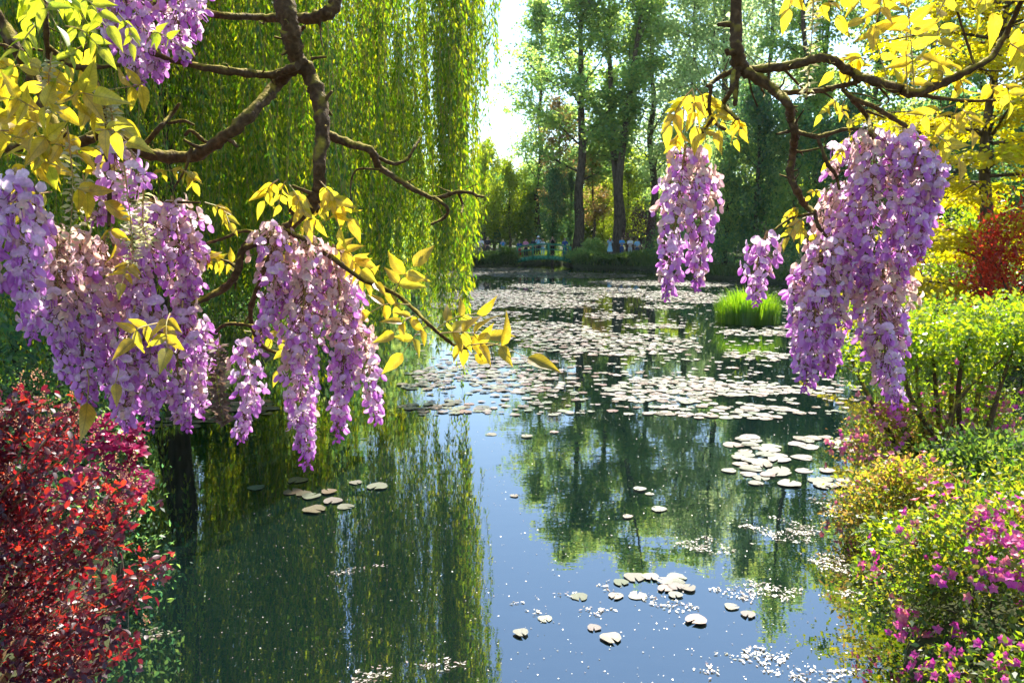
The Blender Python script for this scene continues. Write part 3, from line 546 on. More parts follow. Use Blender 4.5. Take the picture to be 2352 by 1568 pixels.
def tuft(name, X, D, n, h, label, seed, w=.012, mat='grass_blade', r=.12, cat='grass', z0=None, bend=.5, group=None, keep=True):
    rng = np.random.default_rng(seed); z0 = g1(X, D) - .03 if z0 is None else z0; b = np.array([X, D, z0]); t = empty(name, b, label, cat, group); big = MB()
    for k in range(n):
        a = rng.uniform(0, 6.28); rr = r * math.sqrt(rng.uniform()); p = b + [rr * math.cos(a), rr * math.sin(a), 0]; hh = h * (rng.uniform(.55, 1.1) if keep else rng.triangular(.25, .8, 1.2) * (1 - .3 * (rr / r) ** 4)); o = np.array([math.cos(a), math.sin(a), 0]) * bend * hh * rng.uniform(.3, 1); s = np.array([-math.sin(a), math.cos(a), 0]) * w
        q = [p, p + o * .25 + [0, 0, hh * .45], p + o * .6 + [0, 0, hh * .8], p + o * 1.1 + [0, 0, hh * (.98 - .25 * bend)]]
        v = np.array([q[0] - s, q[0] + s, q[1] - s, q[1] + s, q[2] - s * .7, q[2] + s * .7, q[3]]); mb = MB() if keep else big
        mb.add(v, [[0, 1, 3, 2], [2, 3, 5, 4]]); mb.add(v[4:], [[0, 1, 2]])
        if keep: obj('blade', mb, MAT[mat], t)
    if not keep: obj('blades', big, MAT[mat], t, None, 'stuff')
tuft('lily_grass_tuft', 4.15, 6.95, 38, .62, 'tuft of broad arching green blades between the orange and magenta azaleas', 81, .014, r=.16, cat='plant')
tuft('lily_grass_tuft', 5.15, 7.2, 34, .60, 'tuft of arching green blades beside the yellow green azalea', 82, .014, r=.16, cat='plant')
tuft('lily_grass_tuft', 5.0, 8.2, 34, .6, 'tuft of darker arching blades under the bare leaning stems', 83, .014, 'bank_leaf', .2, 'plant')
def fern(X, D, z0, label, seed):
    rng = np.random.default_rng(seed); b = np.array([X, D, z0]); t = empty('fern', b, label, 'fern')
    for k in range(9):
        a = k * 6.28 / 9 + rng.uniform(-.2, .2); o = np.array([math.cos(a), math.sin(a), 0]); ln = rng.uniform(.3, .42); C = catmull([b, b + o * ln * .35 + [0, 0, ln * .5], b + o * ln * .8 + [0, 0, ln * .55], b + o * ln * 1.1 + [0, 0, ln * .35]], 5)
        mb = MB(); tube(mb, C, [.003, .001], 3, 0, False); s = np.cross(o, [0, 0, 1]); ts = np.linspace(.12, 1, 22); P = np.array([[np.interp(q, np.linspace(0, 1, len(C)), C[:, c]) for c in range(3)] for q in ts])
        for sg in (-1, 1): leaves(mb, P, np.tile(s * sg + o * .35, (22, 1)), np.tile([0, 0, 1.0], (22, 1)), .085 * np.sin(np.linspace(.5, 3.0, 22)) + .01, .014, 0, .1)
        obj('frond', mb, MAT['grass_blade'], t)
fern(3.42, 6.75, .16, 'bright green fern overhanging the water under the orange azalea', 85)
# reed island and far right plants
b = onz(1722, 742); tuft('reed_clump', b[0], b[1] + .3, 2300, 1.3, 'bright green clump of upright reeds standing in the pond', 90, .011, 'grass_blade', 1.08, 'reeds', -.05, .3, None, False)
shrub('round_green_shrub', 12.1, 21.0, 1.4, 1.2, 3.3, 'shrub_leaf', 6500, .12, 'rounded mid green shrub behind the tiers of the golden tree', 'shrub', 91, 80)
shrub('red_maple', 10.0, 15.6, 1.1, .9, 2.9, 'red_leaf', 6500, .09, 'dark red maple growing under the golden layered tree', 'shrub', 92, 80, low=.2)
shrub('red_maple', 10.7, 14.9, .9, .8, 3.1, 'red_leaf', 5500, .10, 'second dark red maple in front of the golden tree trunk', 'shrub', 97, 80, low=.3)
shrub('pink_maple', 18.0, 34.5, 1.6, 1.3, 2.7, 'pink_leaf', 4200, .16, 'pink red maple beside the visitor in the blue jacket', 'shrub', 93, 70, low=.25)
for k, (X, D, w, h, l) in enumerate([(9.6, 15.4, 1.2, .95, 'low dark shrub at the water under the golden tree'), (11.2, 22.5, 1.5, 1.0, 'low dark shrub on the shore in front of the round green shrub'), (13.9, 27.5, 1.6, 1.1, 'low dark shrub on the shore below the pink maple'), (8.4, 12.8, 1.0, .9, 'low dark shrub on the shore behind the light green stemmed shrub')]):
    shrub('shore_shrub', X, D, w, w * .7, h, 'bank_leaf', 3800, .085, l, 'shrub', 94 + k * 7, 60, None, 4, 'low shrubs along the right shore')
rng = np.random.default_rng(4)
for k, (x, D, w, h, m, l) in enumerate([(1020,71,2.2,.8,'bank_leaf','low bank shrub under the tip of the willow curtain'),(1078,73,2.0,.6,'bank_leaf','low bank shrub below the visitors at the left path'),(1130,74,1.9,.55,'bank_leaf','low bank shrub left of the green footbridge'),(1165,73.5,1.2,1.0,'bank_leaf','small bank shrub touching the left end of the footbridge'),
        (1335,74,1.6,.9,'far_leaf','bushy shrub at the right end of the footbridge'),(1362,75,1.2,1.5,'far_leaf','pale taller shrub left of the visitor with the red scarf'),(1395,72.5,1.8,.35,'bank_leaf','low plants on the shore below the dark forked tree'),(1440,71.5,2.0,.35,'bank_leaf','low plants on the shore below the visitor in white'),(1490,71,2.2,.6,'bank_leaf','low shrub on the shore below the plum shrub'),
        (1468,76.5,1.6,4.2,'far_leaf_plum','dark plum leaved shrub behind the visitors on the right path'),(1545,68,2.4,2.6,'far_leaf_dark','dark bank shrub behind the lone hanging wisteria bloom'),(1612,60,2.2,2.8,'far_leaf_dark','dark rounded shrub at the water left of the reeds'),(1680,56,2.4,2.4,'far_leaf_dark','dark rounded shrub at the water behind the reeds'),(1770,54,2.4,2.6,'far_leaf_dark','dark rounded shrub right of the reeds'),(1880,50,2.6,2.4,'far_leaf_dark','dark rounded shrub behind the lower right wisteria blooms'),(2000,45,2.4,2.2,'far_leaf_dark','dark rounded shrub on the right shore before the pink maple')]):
    X = (x - 1176) / F2 * D; shrub('bank_shrub', X, D, w, w * .7, h, m, 2600, .19, l, 'shrub', 120 + k, 50, None, 3, 'shrubs along the far bank')
gp = MB(); n = 26000; ang = rng.integers(0, len(POND), n); A = POND[ang]; B = np.roll(POND, -1, 0)[ang]; u = rng.uniform(0, 1, (n, 1)); P = A + (B - A) * u; nn = nrm(np.stack([(B - A)[:, 1], -(B - A)[:, 0]], -1)); off = rng.uniform(-.05, 1.6, (n, 1)); P = P + nn * off
P = P[(P[:, 1] > 7.5)]; z = gz(P[:, 0], P[:, 1]); k = z > 0; P = np.column_stack([P, z - .02])[k]; n = len(P); L = rng.uniform(.12, .4, n) * (1 + P[:, 1] / 60)
leaves(gp, P, rvec(rng, n) * .55 + [0, 0, 1], rvec(rng, n) * [1, 1, .2], L, .018 + .0006 * P[:, 1], 0, .1)
tag(obj('bank_grass', gp, MAT['bank_leaf']), 'rough green grass fringing the pond banks', None, None, 'stuff')

# ------------------------------------------------------------------ lily pads, floating leaves, petals
def padmat():
    m, nt, out = ntree('lily_pad'); p = nt.nodes.new('ShaderNodeBsdfPrincipled'); fac = randfac(nt)
    c = ramp(nt, fac, [(.05, .085, .03), (.10, .09, .06), (.13, .09, .09), (.07, .10, .04), (.15, .07, .05), (.06, .07, .03)]); w1 = nt.nodes.new('ShaderNodeTexNoise'); w1.inputs['Scale'].default_value = 5; w1.inputs['Detail'].default_value = 7; t1 = nt.nodes.new('ShaderNodeTexCoord'); nt.links.new(t1.outputs['Object'], w1.inputs['Vector'])
    wr = nt.nodes.new('ShaderNodeMapRange'); wr.inputs[1].default_value = .55; wr.inputs[2].default_value = .72; nt.links.new(w1.outputs[0], wr.inputs[0])
    wm = nt.nodes.new('ShaderNodeMixRGB'); wm.inputs[2].default_value = (.08, .035, .03, 1); nt.links.new(wr.outputs[0], wm.inputs[0]); nt.links.new(c, wm.inputs[1]); nt.links.new(wm.outputs[0], p.inputs['Base Color'])
    p.inputs['Roughness'].default_value = .5; p.inputs['IOR'].default_value = 1.5; p.inputs['Specular IOR Level'].default_value = .42; rr_ = nt.nodes.new('ShaderNodeMapRange'); rr_.inputs[3].default_value = .62; rr_.inputs[4].default_value = .3; nt.links.new(fac, rr_.inputs[0]); nt.links.new(rr_.outputs[0], p.inputs['Roughness'])
    tc = nt.nodes.new('ShaderNodeTexCoord'); nz = nt.nodes.new('ShaderNodeTexNoise'); nz.inputs['Scale'].default_value = 14; nt.links.new(tc.outputs['Object'], nz.inputs['Vector'])
    b = nt.nodes.new('ShaderNodeBump'); b.inputs['Strength'].default_value = .25; b.inputs['Distance'].default_value = .02; nt.links.new(nz.outputs[0], b.inputs['Height']); nt.links.new(b.outputs[0], p.inputs['Normal'])
    nt.links.new(p.outputs[0], out.inputs[0]); MAT['lily_pad'] = m
padmat()
def pad_arrays(seg, seed):
    rng = np.random.default_rng(seed); a = np.linspace(.16, 6.283 - .16, seg); r = 1 + .08 * np.sin(a * 3 + seed) + rng.uniform(-.08, .05, seg); z = .05 * np.maximum(0, np.sin(a * 2 + seed * 1.7)) ** 2 + .03 * np.sin(a * 5 + seed) + rng.uniform(0, .05, seg)
    v = np.vstack([[0.05, 0, .0], np.stack([np.cos(a) * r * .6, np.sin(a) * r * .6, np.full(seg, .012)], -1), np.stack([np.cos(a) * r, np.sin(a) * r, z], -1)])
    k = np.arange(seg - 1); return v, np.stack([np.zeros(seg - 1, int), 1 + k, 2 + k], -1), np.stack([1 + k, 1 + seg + k, 2 + seg + k, 2 + k], -1)
PADV = []
for s in range(5):
    v, t, q = pad_arrays(15, s); mb = MB().add(v, t); mb.f.append(q); mb.m.append(np.zeros(len(q), int))
    me = build('lily_pad', mb, smooth=True); me.materials.append(MAT['lily_pad']); PADV.append(me)
rng = np.random.default_rng(88)
def ell(lst, ox, oy, s): return [(ox + u / s, oy + v / s, ru / s, rv / s, *r) for u, v, ru, rv, *r in lst]
A3 = ell([(600,40,250,12),(540,148,190,16),(760,110,110,8),(1000,130,220,10),(1090,155,80,8),(820,195,180,16),(1100,250,95,12),(1430,160,190,22),(1370,210,100,8),(500,270,100,14),(750,320,240,35),(1100,380,330,40),
          (1500,100,160,10),(350,60,120,12),(900,60,300,10),(1250,95,200,10),(700,165,300,14),(1300,300,120,10),(600,240,100,8),(1750,330,120,12),(2200,250,150,45),(2050,330,160,30),(450,200,160,16)], 861.5, 603, 2.0475)
B3 = ell([(560,470,230,20),(380,520,200,30),(250,570,120,22),(700,560,220,38),(330,680,190,25),(1480,560,250,20),(1350,610,250,40),(1650,590,280,30),(1640,700,320,30),(1800,440,120,20),(1950,600,220,15)], 861.5, 603, 2.0475)
GR = {'A': ('round lily pad in the drifts around the middle of the pond', 'lily pads in mid pond drifts'),
      'B': ('large flat lily pad in the cluster beside the right bank azaleas', 'lily pads beside the right bank'),
      'C': ('pale lily pad in the small raft on open blue reflected sky', 'lily pads on the reflected sky'),
      'D': ('grey green lily pad in the raft over the willow reflection', 'lily pads over the willow reflection'),
      'E': ('shaded lily pad floating beneath the hanging wisteria by the left bank', 'lily pads beneath the wisteria')}
C4 = ell([(1600,110,110,50),(1650,170,210,25),(1620,240,150,45),(1920,90,140,30),(2150,110,150,40),(1880,245,100,20),(1980,290,140,30),(1615,305,65,12),(1760,308,40,10)], 1034, 976.5, 2.275)
C5 = ell([(1050,815,160,26),(1110,850,90,20),(980,890,30,10),(900,895,30,10),(1200,890,35,10),(1230,855,80,14),(700,897,30,9),(740,1060,28,9),(840,1115,42,12),(365,1090,30,10),(480,1012,25,9),(1470,950,60,14),(1560,992,70,12),(1310,1022,30,9),(210,48,20,4),(330,370,20,4),(960,480,40,9),(1030,350,40,14),(1080,440,40,9),(510,38,25,4),(390,60,18,4)], 1034, 976.5, 2.275)
C6 = ell([(865,485,60,10),(1080,445,90,12),(1200,515,230,20),(1270,560,110,14),(1225,610,40,9),(1380,590,35,8),(1430,458,25,6),(1535,480,30,6)], 230, 919, 2.413)
C7 = ell([(350,150,150,12),(640,60,330,60),(560,110,200,25),(820,30,180,30)], 230, 919, 2.413)
placed = []
def scatter(pats, cov, rmin, rmax):
    out = []
    for cx, cy, rx, ry in pats:
        c = onz(cx, cy); ex = abs(onz(cx + rx, cy)[0] - c[0]); ey = abs(onz(cx, cy - ry)[1] - onz(cx, cy + ry)[1]) / 2
        n = max(1, int(cov * math.pi * ex * ey / (math.pi * ((rmin + rmax) / 2) ** 2)))
        for k in range(n):
            for tr in range(12):
                a = rng.uniform(0, 6.28); q = math.sqrt(rng.uniform()) if n > 1 else 0; p = np.array([c[0] + ex * q * math.cos(a) + rng.normal() * .03, c[1] + ey * q * math.sin(a)]); r = rng.uniform(rmin, rmax)
                if pond_sd(p[0], p[1]) > -.1: continue
                if all((p[0] - o[0]) ** 2 + (p[1] - o[1]) ** 2 > (.66 * (r + o[2])) ** 2 for o in out[-400:]): out.append((*p, r)); break
    return out
def single_pads(lst, g):
    for k, (x, y, r) in enumerate(lst):
        o = obj('lily_pad', PADV[rng.integers(0, 5)], None, None, (x, y, .006 + .004 * (k % 4))); o.scale = (r, r, r * .45); o.rotation_euler[2] = rng.uniform(0, 6.28); tag(o, GR[g][0], 'lily pad', GR[g][1])
farp = scatter([(a, b, c * 1.25, d * 1.3) for a, b, c, d in A3], .55, .08, .14); midp = scatter([(a, b, c * 1.12, d * 1.25) for a, b, c, d in B3], .62, .08, .135); nearB = scatter(C4, 1.0, .09, .155); nearC = scatter(C5, 1.25, .05, .095); nearD = scatter(C6, .75, .08, .13); nearE = scatter(C7, .55, .09, .14)
single_pads(nearB, 'B'); single_pads(nearC, 'C'); single_pads(nearD, 'D'); single_pads(nearE, 'E')
midp.sort(key=lambda p: p[1]); left_ = max(0, 300 - len(nearB) - len(nearC) - len(nearD) - len(nearE))
single_pads(midp[:left_], 'A'); rest = midp[left_:] + farp
for k in range(3000):                                                  # strays between the drifts
    y = 13 + 58 * rng.uniform() ** 1.2; x = rng.uniform(-.12, .5) * y
    if pond_sd(x, y) < -.3 and x / y > -.12: rest.append((x, y, rng.uniform(.04, .11)))
print('pads', len(nearB), len(nearC), len(nearD), len(nearE), len(midp), len(farp))
v, t, q = pad_arrays(9, 3); mb = MB()
for x, y, r in rest:
    a = rng.uniform(0, 6.28); w = v.copy(); w[:, 0], w[:, 1] = v[:, 0] * math.cos(a) - v[:, 1] * math.sin(a), v[:, 0] * math.sin(a) + v[:, 1] * math.cos(a)
    w = w * r + [x, y, .007 + rng.uniform(0, .012)]; mb.add(w, t); mb.f.append(q + mb.n - len(w)); mb.m.append(np.zeros(len(q), int))
tag(obj('lily_pad_drifts', mb, MAT['lily_pad']), 'drifts of countless lily pads across the far half of the pond', None, None, 'stuff')
# floating leaf litter and petals
LIT = ell([(1370,630,190,40),(1750,550,200,60),(1950,430,120,40),(1620,880,220,60),(1480,1170,150,35),(1620,1210,200,45),(1350,1280,70,30),(1900,1300,220,50),(840,562,40,15),(1950,700,120,40),(2100,880,100,40),(2060,750,120,30),(330,930,60,12),(440,975,50,14),(600,885,50,12),(560,965,60,14),(700,970,140,22),(1040,900,70,25),(1200,945,150,28),(830,840,60,20),(900,870,80,20)], 1034, 976.5, 2.275) + \
      ell([(1340,955,90,12),(1450,935,70,7),(1560,915,50,6),(1880,1470,160,30),(1550,1520,130,40),(1450,1550,70,30),(250,1300,160,35)], 230, 919, 2.413)
mb = MB()
for cx, cy, rx, ry in LIT:
    c = onz(cx, cy); ex = abs(onz(cx + rx, cy)[0] - c[0]); ey = abs(onz(cx, cy - ry)[1] - onz(cx, cy + ry)[1]) / 2; n = int(1100 * ex * ey * 3.14); a = rng.uniform(0, 6.28, n); q = np.sqrt(rng.uniform(0, 1, n))
    P = np.stack([c[0] + ex * q * np.cos(a) * (1 + .3 * np.sin(a * 3)), c[1] + ey * q * np.sin(a) * (1 + .3 * np.cos(a * 4)), np.full(n, .006) + rng.uniform(0, .006, n)], -1); k = (np.sin(P[:, 0] * 11) + np.sin(P[:, 1] * 9 + P[:, 0] * 3) > -.7) & (pond_sd(P[:, 0], P[:, 1]) < 0); P = P[k]; n = len(P)
    T = rvec(rng, n) * [1, 1, .1]; L = rng.uniform(.015, .045, n); leaves(mb, P, T, rvec(rng, n) * .15 + [0, 0, 1], L, L * .42, 0, .05)
tag(obj('floating_leaves', mb, MAT['floating_leaf']), 'drifting rafts of small fallen leaves and petals on the water', None, None, 'stuff')
mb = MB(); n = 8000; y = 4 + 56 * rng.uniform(0, 1, n) ** 1.5; x = rng.uniform(-.42, .62, n) * y; k = pond_sd(x, y) < -.05; x, y = x[k], y[k]; n = len(x)
L = rng.uniform(.006, .02, n) * (.6 + y / 22); leaves(mb, np.stack([x, y, np.full(n, .005)], -1), rvec(rng, n) * [1, 1, .1], rvec(rng, n) * .2 + [0, 0, 1], L, L * .8, 0, .05)
tag(obj('floating_specks', mb, MAT['floating_leaf']), 'scattered pale specks of pollen and petals on the pond', None, None, 'stuff')

# ------------------------------------------------------------------ footbridge and visitors
plain('bridge_paint', (.02, .17, .09), .5, (.03, .22, .12), 6, .1, .4)
BD = 74.0; bx0, bx1 = (1186 - 1176) / F2 * BD, (1312 - 1176) / F2 * BD; bc = (bx0 + bx1) / 2
def bdz(x): return .62 + .30 * (1 - ((x - bc) / (bx1 - bc)) ** 2)
br = empty('footbridge', (bc, BD, .3), 'small green arched wooden footbridge crossing the far end of the pond', 'bridge'); xx = np.linspace(bx0, bx1, 15)
for k in range(34):
    x = bx0 + (bx1 - bx0) * (k + .5) / 34; mb = MB(); box(mb, (x, BD + .75, bdz(x) + .03), ((bx1 - bx0) / 34 * .93, 1.6, .05)); obj('deck_plank', mb, MAT['bridge_paint'], br)
for yy in (BD, BD + 1.5):
    mb = MB(); n = 14
    for k in range(n):
        xa, xb = xx[k], xx[k + 1]; c = np.array([(xa + xb) / 2, yy, (bdz(xa) + bdz(xb)) / 2 - .14]); d = nrm(np.array([xb - xa, 0, bdz(xb) - bdz(xa)])); box(mb, c, (xb - xa + .01, .12, .30), 0, 0, [d, [0, 1, 0], np.cross(d, [0, 1, 0])])
    obj('arch_beam', mb, MAT['bridge_paint'], br)
    for hz, th, nm in ((1.12, .15, 'top_rail'), (.66, .11, 'middle_rail')):
        mb = MB(); tube(mb, [(x, yy, bdz(x) + hz) for x in xx], th / 2, 6); obj(nm, mb, MAT['bridge_paint'], br)
    for f in (.02, .30, .585, .87, .98):
        x = bx0 + (bx1 - bx0) * f; mb = MB(); box(mb, (x, yy - .003, bdz(x) + .45), (.13, .13, 1.5)); obj('post', mb, MAT['bridge_paint'], br)
plain('skin', (.45, .27, .19), .6)
CLO = {}
def cloth(c):
    if c not in CLO: CLO[c] = plain('cloth_%d' % len(CLO), c, .85, tuple(v * .7 for v in c), 12)
    return CLO[c]
def loft(mb, secs, m=0, seg=10):
    """body surface through elliptical rings (centre, rx, ry)"""
    a = np.arange(seg) * 6.283 / seg; V = np.concatenate([np.stack([c[0] + rx * np.cos(a), c[1] + ry * np.sin(a), np.full(seg, c[2])], -1) for c, rx, ry in secs]); n = len(secs); i = np.arange(n - 1)[:, None] * seg; j = np.arange(seg)[None]
    mb.add(V, np.stack([i + j, i + (j + 1) % seg, i + seg + (j + 1) % seg, i + seg + j], -1).reshape(-1, 4), m)
    mb.add(np.vstack([V[-seg:], [secs[-1][0]]]), [[k, (k + 1) % seg, seg] for k in range(seg)], m); mb.add(np.vstack([V[:seg], [secs[0][0]]]), [[(k + 1) % seg, k, seg] for k in range(seg)], m)
def skinned(name, nodes, edges, parent, mat, loc, rz, s):
    me = bpy.data.meshes.new(name); me.from_pydata([np.array(n[:3]) * s for n in nodes], edges, []); o = bpy.data.objects.new(name, me); col.objects.link(o); me.materials.append(mat)
    md = o.modifiers.new('skin', 'SKIN'); md.use_smooth_shade = True
    for k, n in enumerate(nodes): r = n[3] * s; me.skin_vertices[0].data[k].radius = (r, n[4] * s if len(n) > 4 else r); me.skin_vertices[0].data[k].use_root = (k == 0)
    o.modifiers.new('sub', 'SUBSURF').levels = 1; o.modifiers['sub'].render_levels = 1
    o.parent = parent; WL[o.name] = WL[parent.name]; return o
def person(X, D, z, h, rz, shirt, pants, hair, label, arms='down', hat=None, skirt=False):
    s = h / 1.75; t = empty('person', (X, D, z), label, 'person', 'visitors at the far end of the pond'); t.rotation_euler[2] = rz
    hands = {'down': ((.25, .05, .82), (.27, .0, 1.12)), 'camera': ((.08, -.28, 1.50), (.24, -.12, 1.22)), 'rail': ((.18, -.32, 1.08), (.26, -.06, 1.16)), 'cross': ((-.02, -.20, 1.22), (.24, -.08, 1.14))}[arms]
    nd = [(0, 0, .95, .13, .10), (0, 0, 1.15, .125, .09), (0, 0, 1.38, .15, .095), (0, 0, 1.50, .06), (0, -.01, 1.58, .075, .09), (0, -.015, 1.68, .078, .095), (0, -.01, 1.745, .04)]; ed = [(k, k + 1) for k in range(6)]
    for sg in (-1, 1):
        b = len(nd); nd += [(.17 * sg, 0, 1.42, .055), (hands[1][0] * sg, hands[1][1], hands[1][2], .042), (hands[0][0] * sg, hands[0][1], hands[0][2], .032), (hands[0][0] * sg * .95, hands[0][1] - .04, hands[0][2] - .06, .03)]; ed += [(2, b), (b, b + 1), (b + 1, b + 2), (b + 2, b + 3)]
        b = len(nd); nd += [(.10 * sg, 0, .86, .085), (.105 * sg, -.015, .48, .06), (.11 * sg, .01, .09, .042), (.12 * sg, -.13, .035, .035)]; ed += [(0, b), (b, b + 1), (b + 1, b + 2), (b + 2, b + 3)]
    skinned('body', nd, ed, t, MAT['skin'], None, rz, s)
    sn = [(0, 0, .92, .16, .125), (0, 0, 1.15, .15, .115), (0, 0, 1.38, .175, .12), (0, 0, 1.48, .085)]; se = [(0, 1), (1, 2), (2, 3)]
    for sg in (-1, 1): b = len(sn); sn += [(.18 * sg, 0, 1.42, .075), (hands[1][0] * sg, hands[1][1], hands[1][2], .062)]; se += [(2, b), (b, b + 1)]
    skinned('shirt', sn, se, t, cloth(shirt), None, rz, s)
    if skirt:
        mb = MB(); loft(mb, [((0, 0, .42 * s), .27 * s, .24 * s), ((0, 0, .7 * s), .22 * s, .19 * s), ((0, 0, 1.0 * s), .155 * s, .13 * s)]); o = obj('skirt', build('skirt', mb, smooth=True), None, t); o.data.materials.append(cloth(pants))
    else:
        pn = [(0, 0, .98, .145, .12), (0, 0, .90, .145, .12)]; pe = [(0, 1)]
        for sg in (-1, 1): b = len(pn); pn += [(.10 * sg, 0, .82, .10), (.108 * sg, -.01, .46, .078), (.112 * sg, .01, .10, .065)]; pe += [(1, b), (b, b + 1), (b + 1, b + 2)]
        skinned('trousers', pn, pe, t, cloth(pants), None, rz, s)
    skinned('hair', [(0, .02, 1.70, .10, .105), (0, .05, 1.62, .088, .09), (0, .055, 1.53 if skirt else 1.58, .07)], [(0, 1), (1, 2)], t, cloth(hair), None, rz, s)
    if skirt:
        mb = MB(); loft(mb, [((0, -.01 * s, 1.40 * s), .12 * s, .13 * s), ((0, -.02 * s, 1.47 * s), .125 * s, .125 * s), ((0, -.01 * s, 1.54 * s), .095 * s, .10 * s)]); o = obj('scarf', build('scarf', mb, smooth=True), None, t); o.data.materials.append(cloth((.5, .03, .04)))
    fm = MB()
    for sg in (-1, 1): box(fm, (.03 * sg * s, -.108 * s, 1.655 * s), (.022 * s, .012 * s, .012 * s))
    box(fm, (0, -.108 * s, 1.585 * s), (.045 * s, .012 * s, .010 * s)); o = obj('face', build('face', fm), None, t); o.data.materials.append(cloth((.06, .03, .03)))
    nm = MB(); loft(nm, [((0, -.118 * s, 1.60 * s), .014 * s, .018 * s), ((0, -.105 * s, 1.65 * s), .008 * s, .008 * s)], 0, 6); o = obj('nose', build('nose', nm), None, t); o.data.materials.append(MAT['skin'])
    if hat:
        mb = MB(); loft(mb, [((0, 0, 1.70 * s), .19 * s, .19 * s), ((0, 0, 1.715 * s), .185 * s, .185 * s), ((0, 0, 1.73 * s), .105 * s, .115 * s), ((0, 0, 1.80 * s), .09 * s, .10 * s), ((0, 0, 1.83 * s), .05 * s, .06 * s)], 0, 14); o = obj('hat', build('hat', mb, smooth=True), None, t); o.data.materials.append(cloth(hat))
def vx(u, D): return (976.5 + u / 3.412 - 1176) / F2 * D
W_, BL, NV, BK, PK, LB, DK, RD, BR, GRY, DEN = (.8, .8, .82), (.08, .34, .72), (.03, .08, .26), (.012, .012, .014), (.75, .28, .40), (.35, .65, .88), (.03, .03, .04), (.5, .03, .04), (.05, .025, .012), (.35, .33, .32), (.05, .08, .16)
for u, D, zz, h, rz, sh, pa, ha, l, ar, hat, sk in [
    (440, 76.5, None, 1.78, .2, W_, DEN, BK, 'visitor in a white shirt and blue jeans on the left path', 'cross', None, False),
    (492, 77.2, None, 1.75, -.3, DK, DK, BK, 'visitor all in dark clothes beside the one in white', 'down', None, False),
    (610, 76.5, None, 1.70, .1, BL, NV, BK, 'visitor in a blue shirt between the path group and the bridge', 'camera', None, False),
    (738, BD + .8, 'b', 1.62, .3, NV, RD, BR, 'visitor in navy top and red shorts at the left end of the bridge', 'rail', None, False),
    (788, BD + .7, 'b', 1.68, 0, PK, DK, BR, 'visitor in a pink shirt leaning on the bridge rail', 'rail', None, False),
    (848, BD + 1.0, 'b', 1.66, -.2, DK, DK, BR, 'visitor in dark clothes behind the one in pale blue on the bridge', 'down', None, False),
    (885, BD + .6, 'b', 1.76, .1, LB, DK, BR, 'visitor in a bright pale blue shirt and white hat on the bridge', 'camera', W_, False),
    (920, BD + .8, 'b', 1.50, -.2, W_, LB, BR, 'shorter visitor in a straw hat and white top on the bridge', 'rail', (.55, .30, .12), False),
    (995, BD + .8, 'b', 1.80, 0, BK, BK, BK, 'visitor all in black in the middle of the bridge', 'camera', None, False),
    (1092, BD + .7, 'b', 1.80, .2, NV, NV, GRY, 'visitor in a navy shirt and navy trousers at the right end of the bridge', 'rail', None, False),
    (1443, 74.2, None, 1.72, 0, LB, LB, (.35, .04, .03), 'visitor in a long pale blue dress and red scarf on the shore', 'camera', None, True),
    (1535, 75.5, None, 1.76, .2, BL, NV, BK, 'visitor in a blue shirt and dark trousers under the forked tree', 'cross', None, False),
    (1600, 74.0, None, 1.74, -.2, W_, (.45, .50, .55), BK, 'visitor in a white shirt and pale trousers on the right path', 'cross', None, False),
    (1655, 74.8, None, 1.68, -.4, LB, DEN, BR, 'visitor in a light blue shirt beside the one in white', 'down', None, False)]:
    X = vx(u, D); person(X, D, (bdz(X) + .056) if zz == 'b' else g1(X, D), h, rz, sh, pa, ha, l, ar, hat, sk)
mb = MB(); X = vx(1443, 74.2)
D = 38.0; X = (2097 - 1176) / F2 * D; person(X, D, g1(X, D), 1.82, .5, (.02, .10, .50), NV, BR, 'visitor in a bright blue jacket beside the pink maple on the right bank', 'down')

# ------------------------------------------------------------------ summer haze
hz = MB(); box(hz, (0, 350, 19), (1240, 1340, 46)); m, nt, out = ntree('air'); pv = nt.nodes.new('ShaderNodeVolumePrincipled')
pv.inputs['Color'].default_value = (.86, .94, 1, 1); pv.inputs['Density'].default_value = .0001; pv.inputs['Anisotropy'].default_value = .25; nt.links.new(pv.outputs[0], out.inputs['Volume'])
tag(obj('haze', hz, m), 'thin pale summer haze in the air over the garden', None, None, 'stuff')

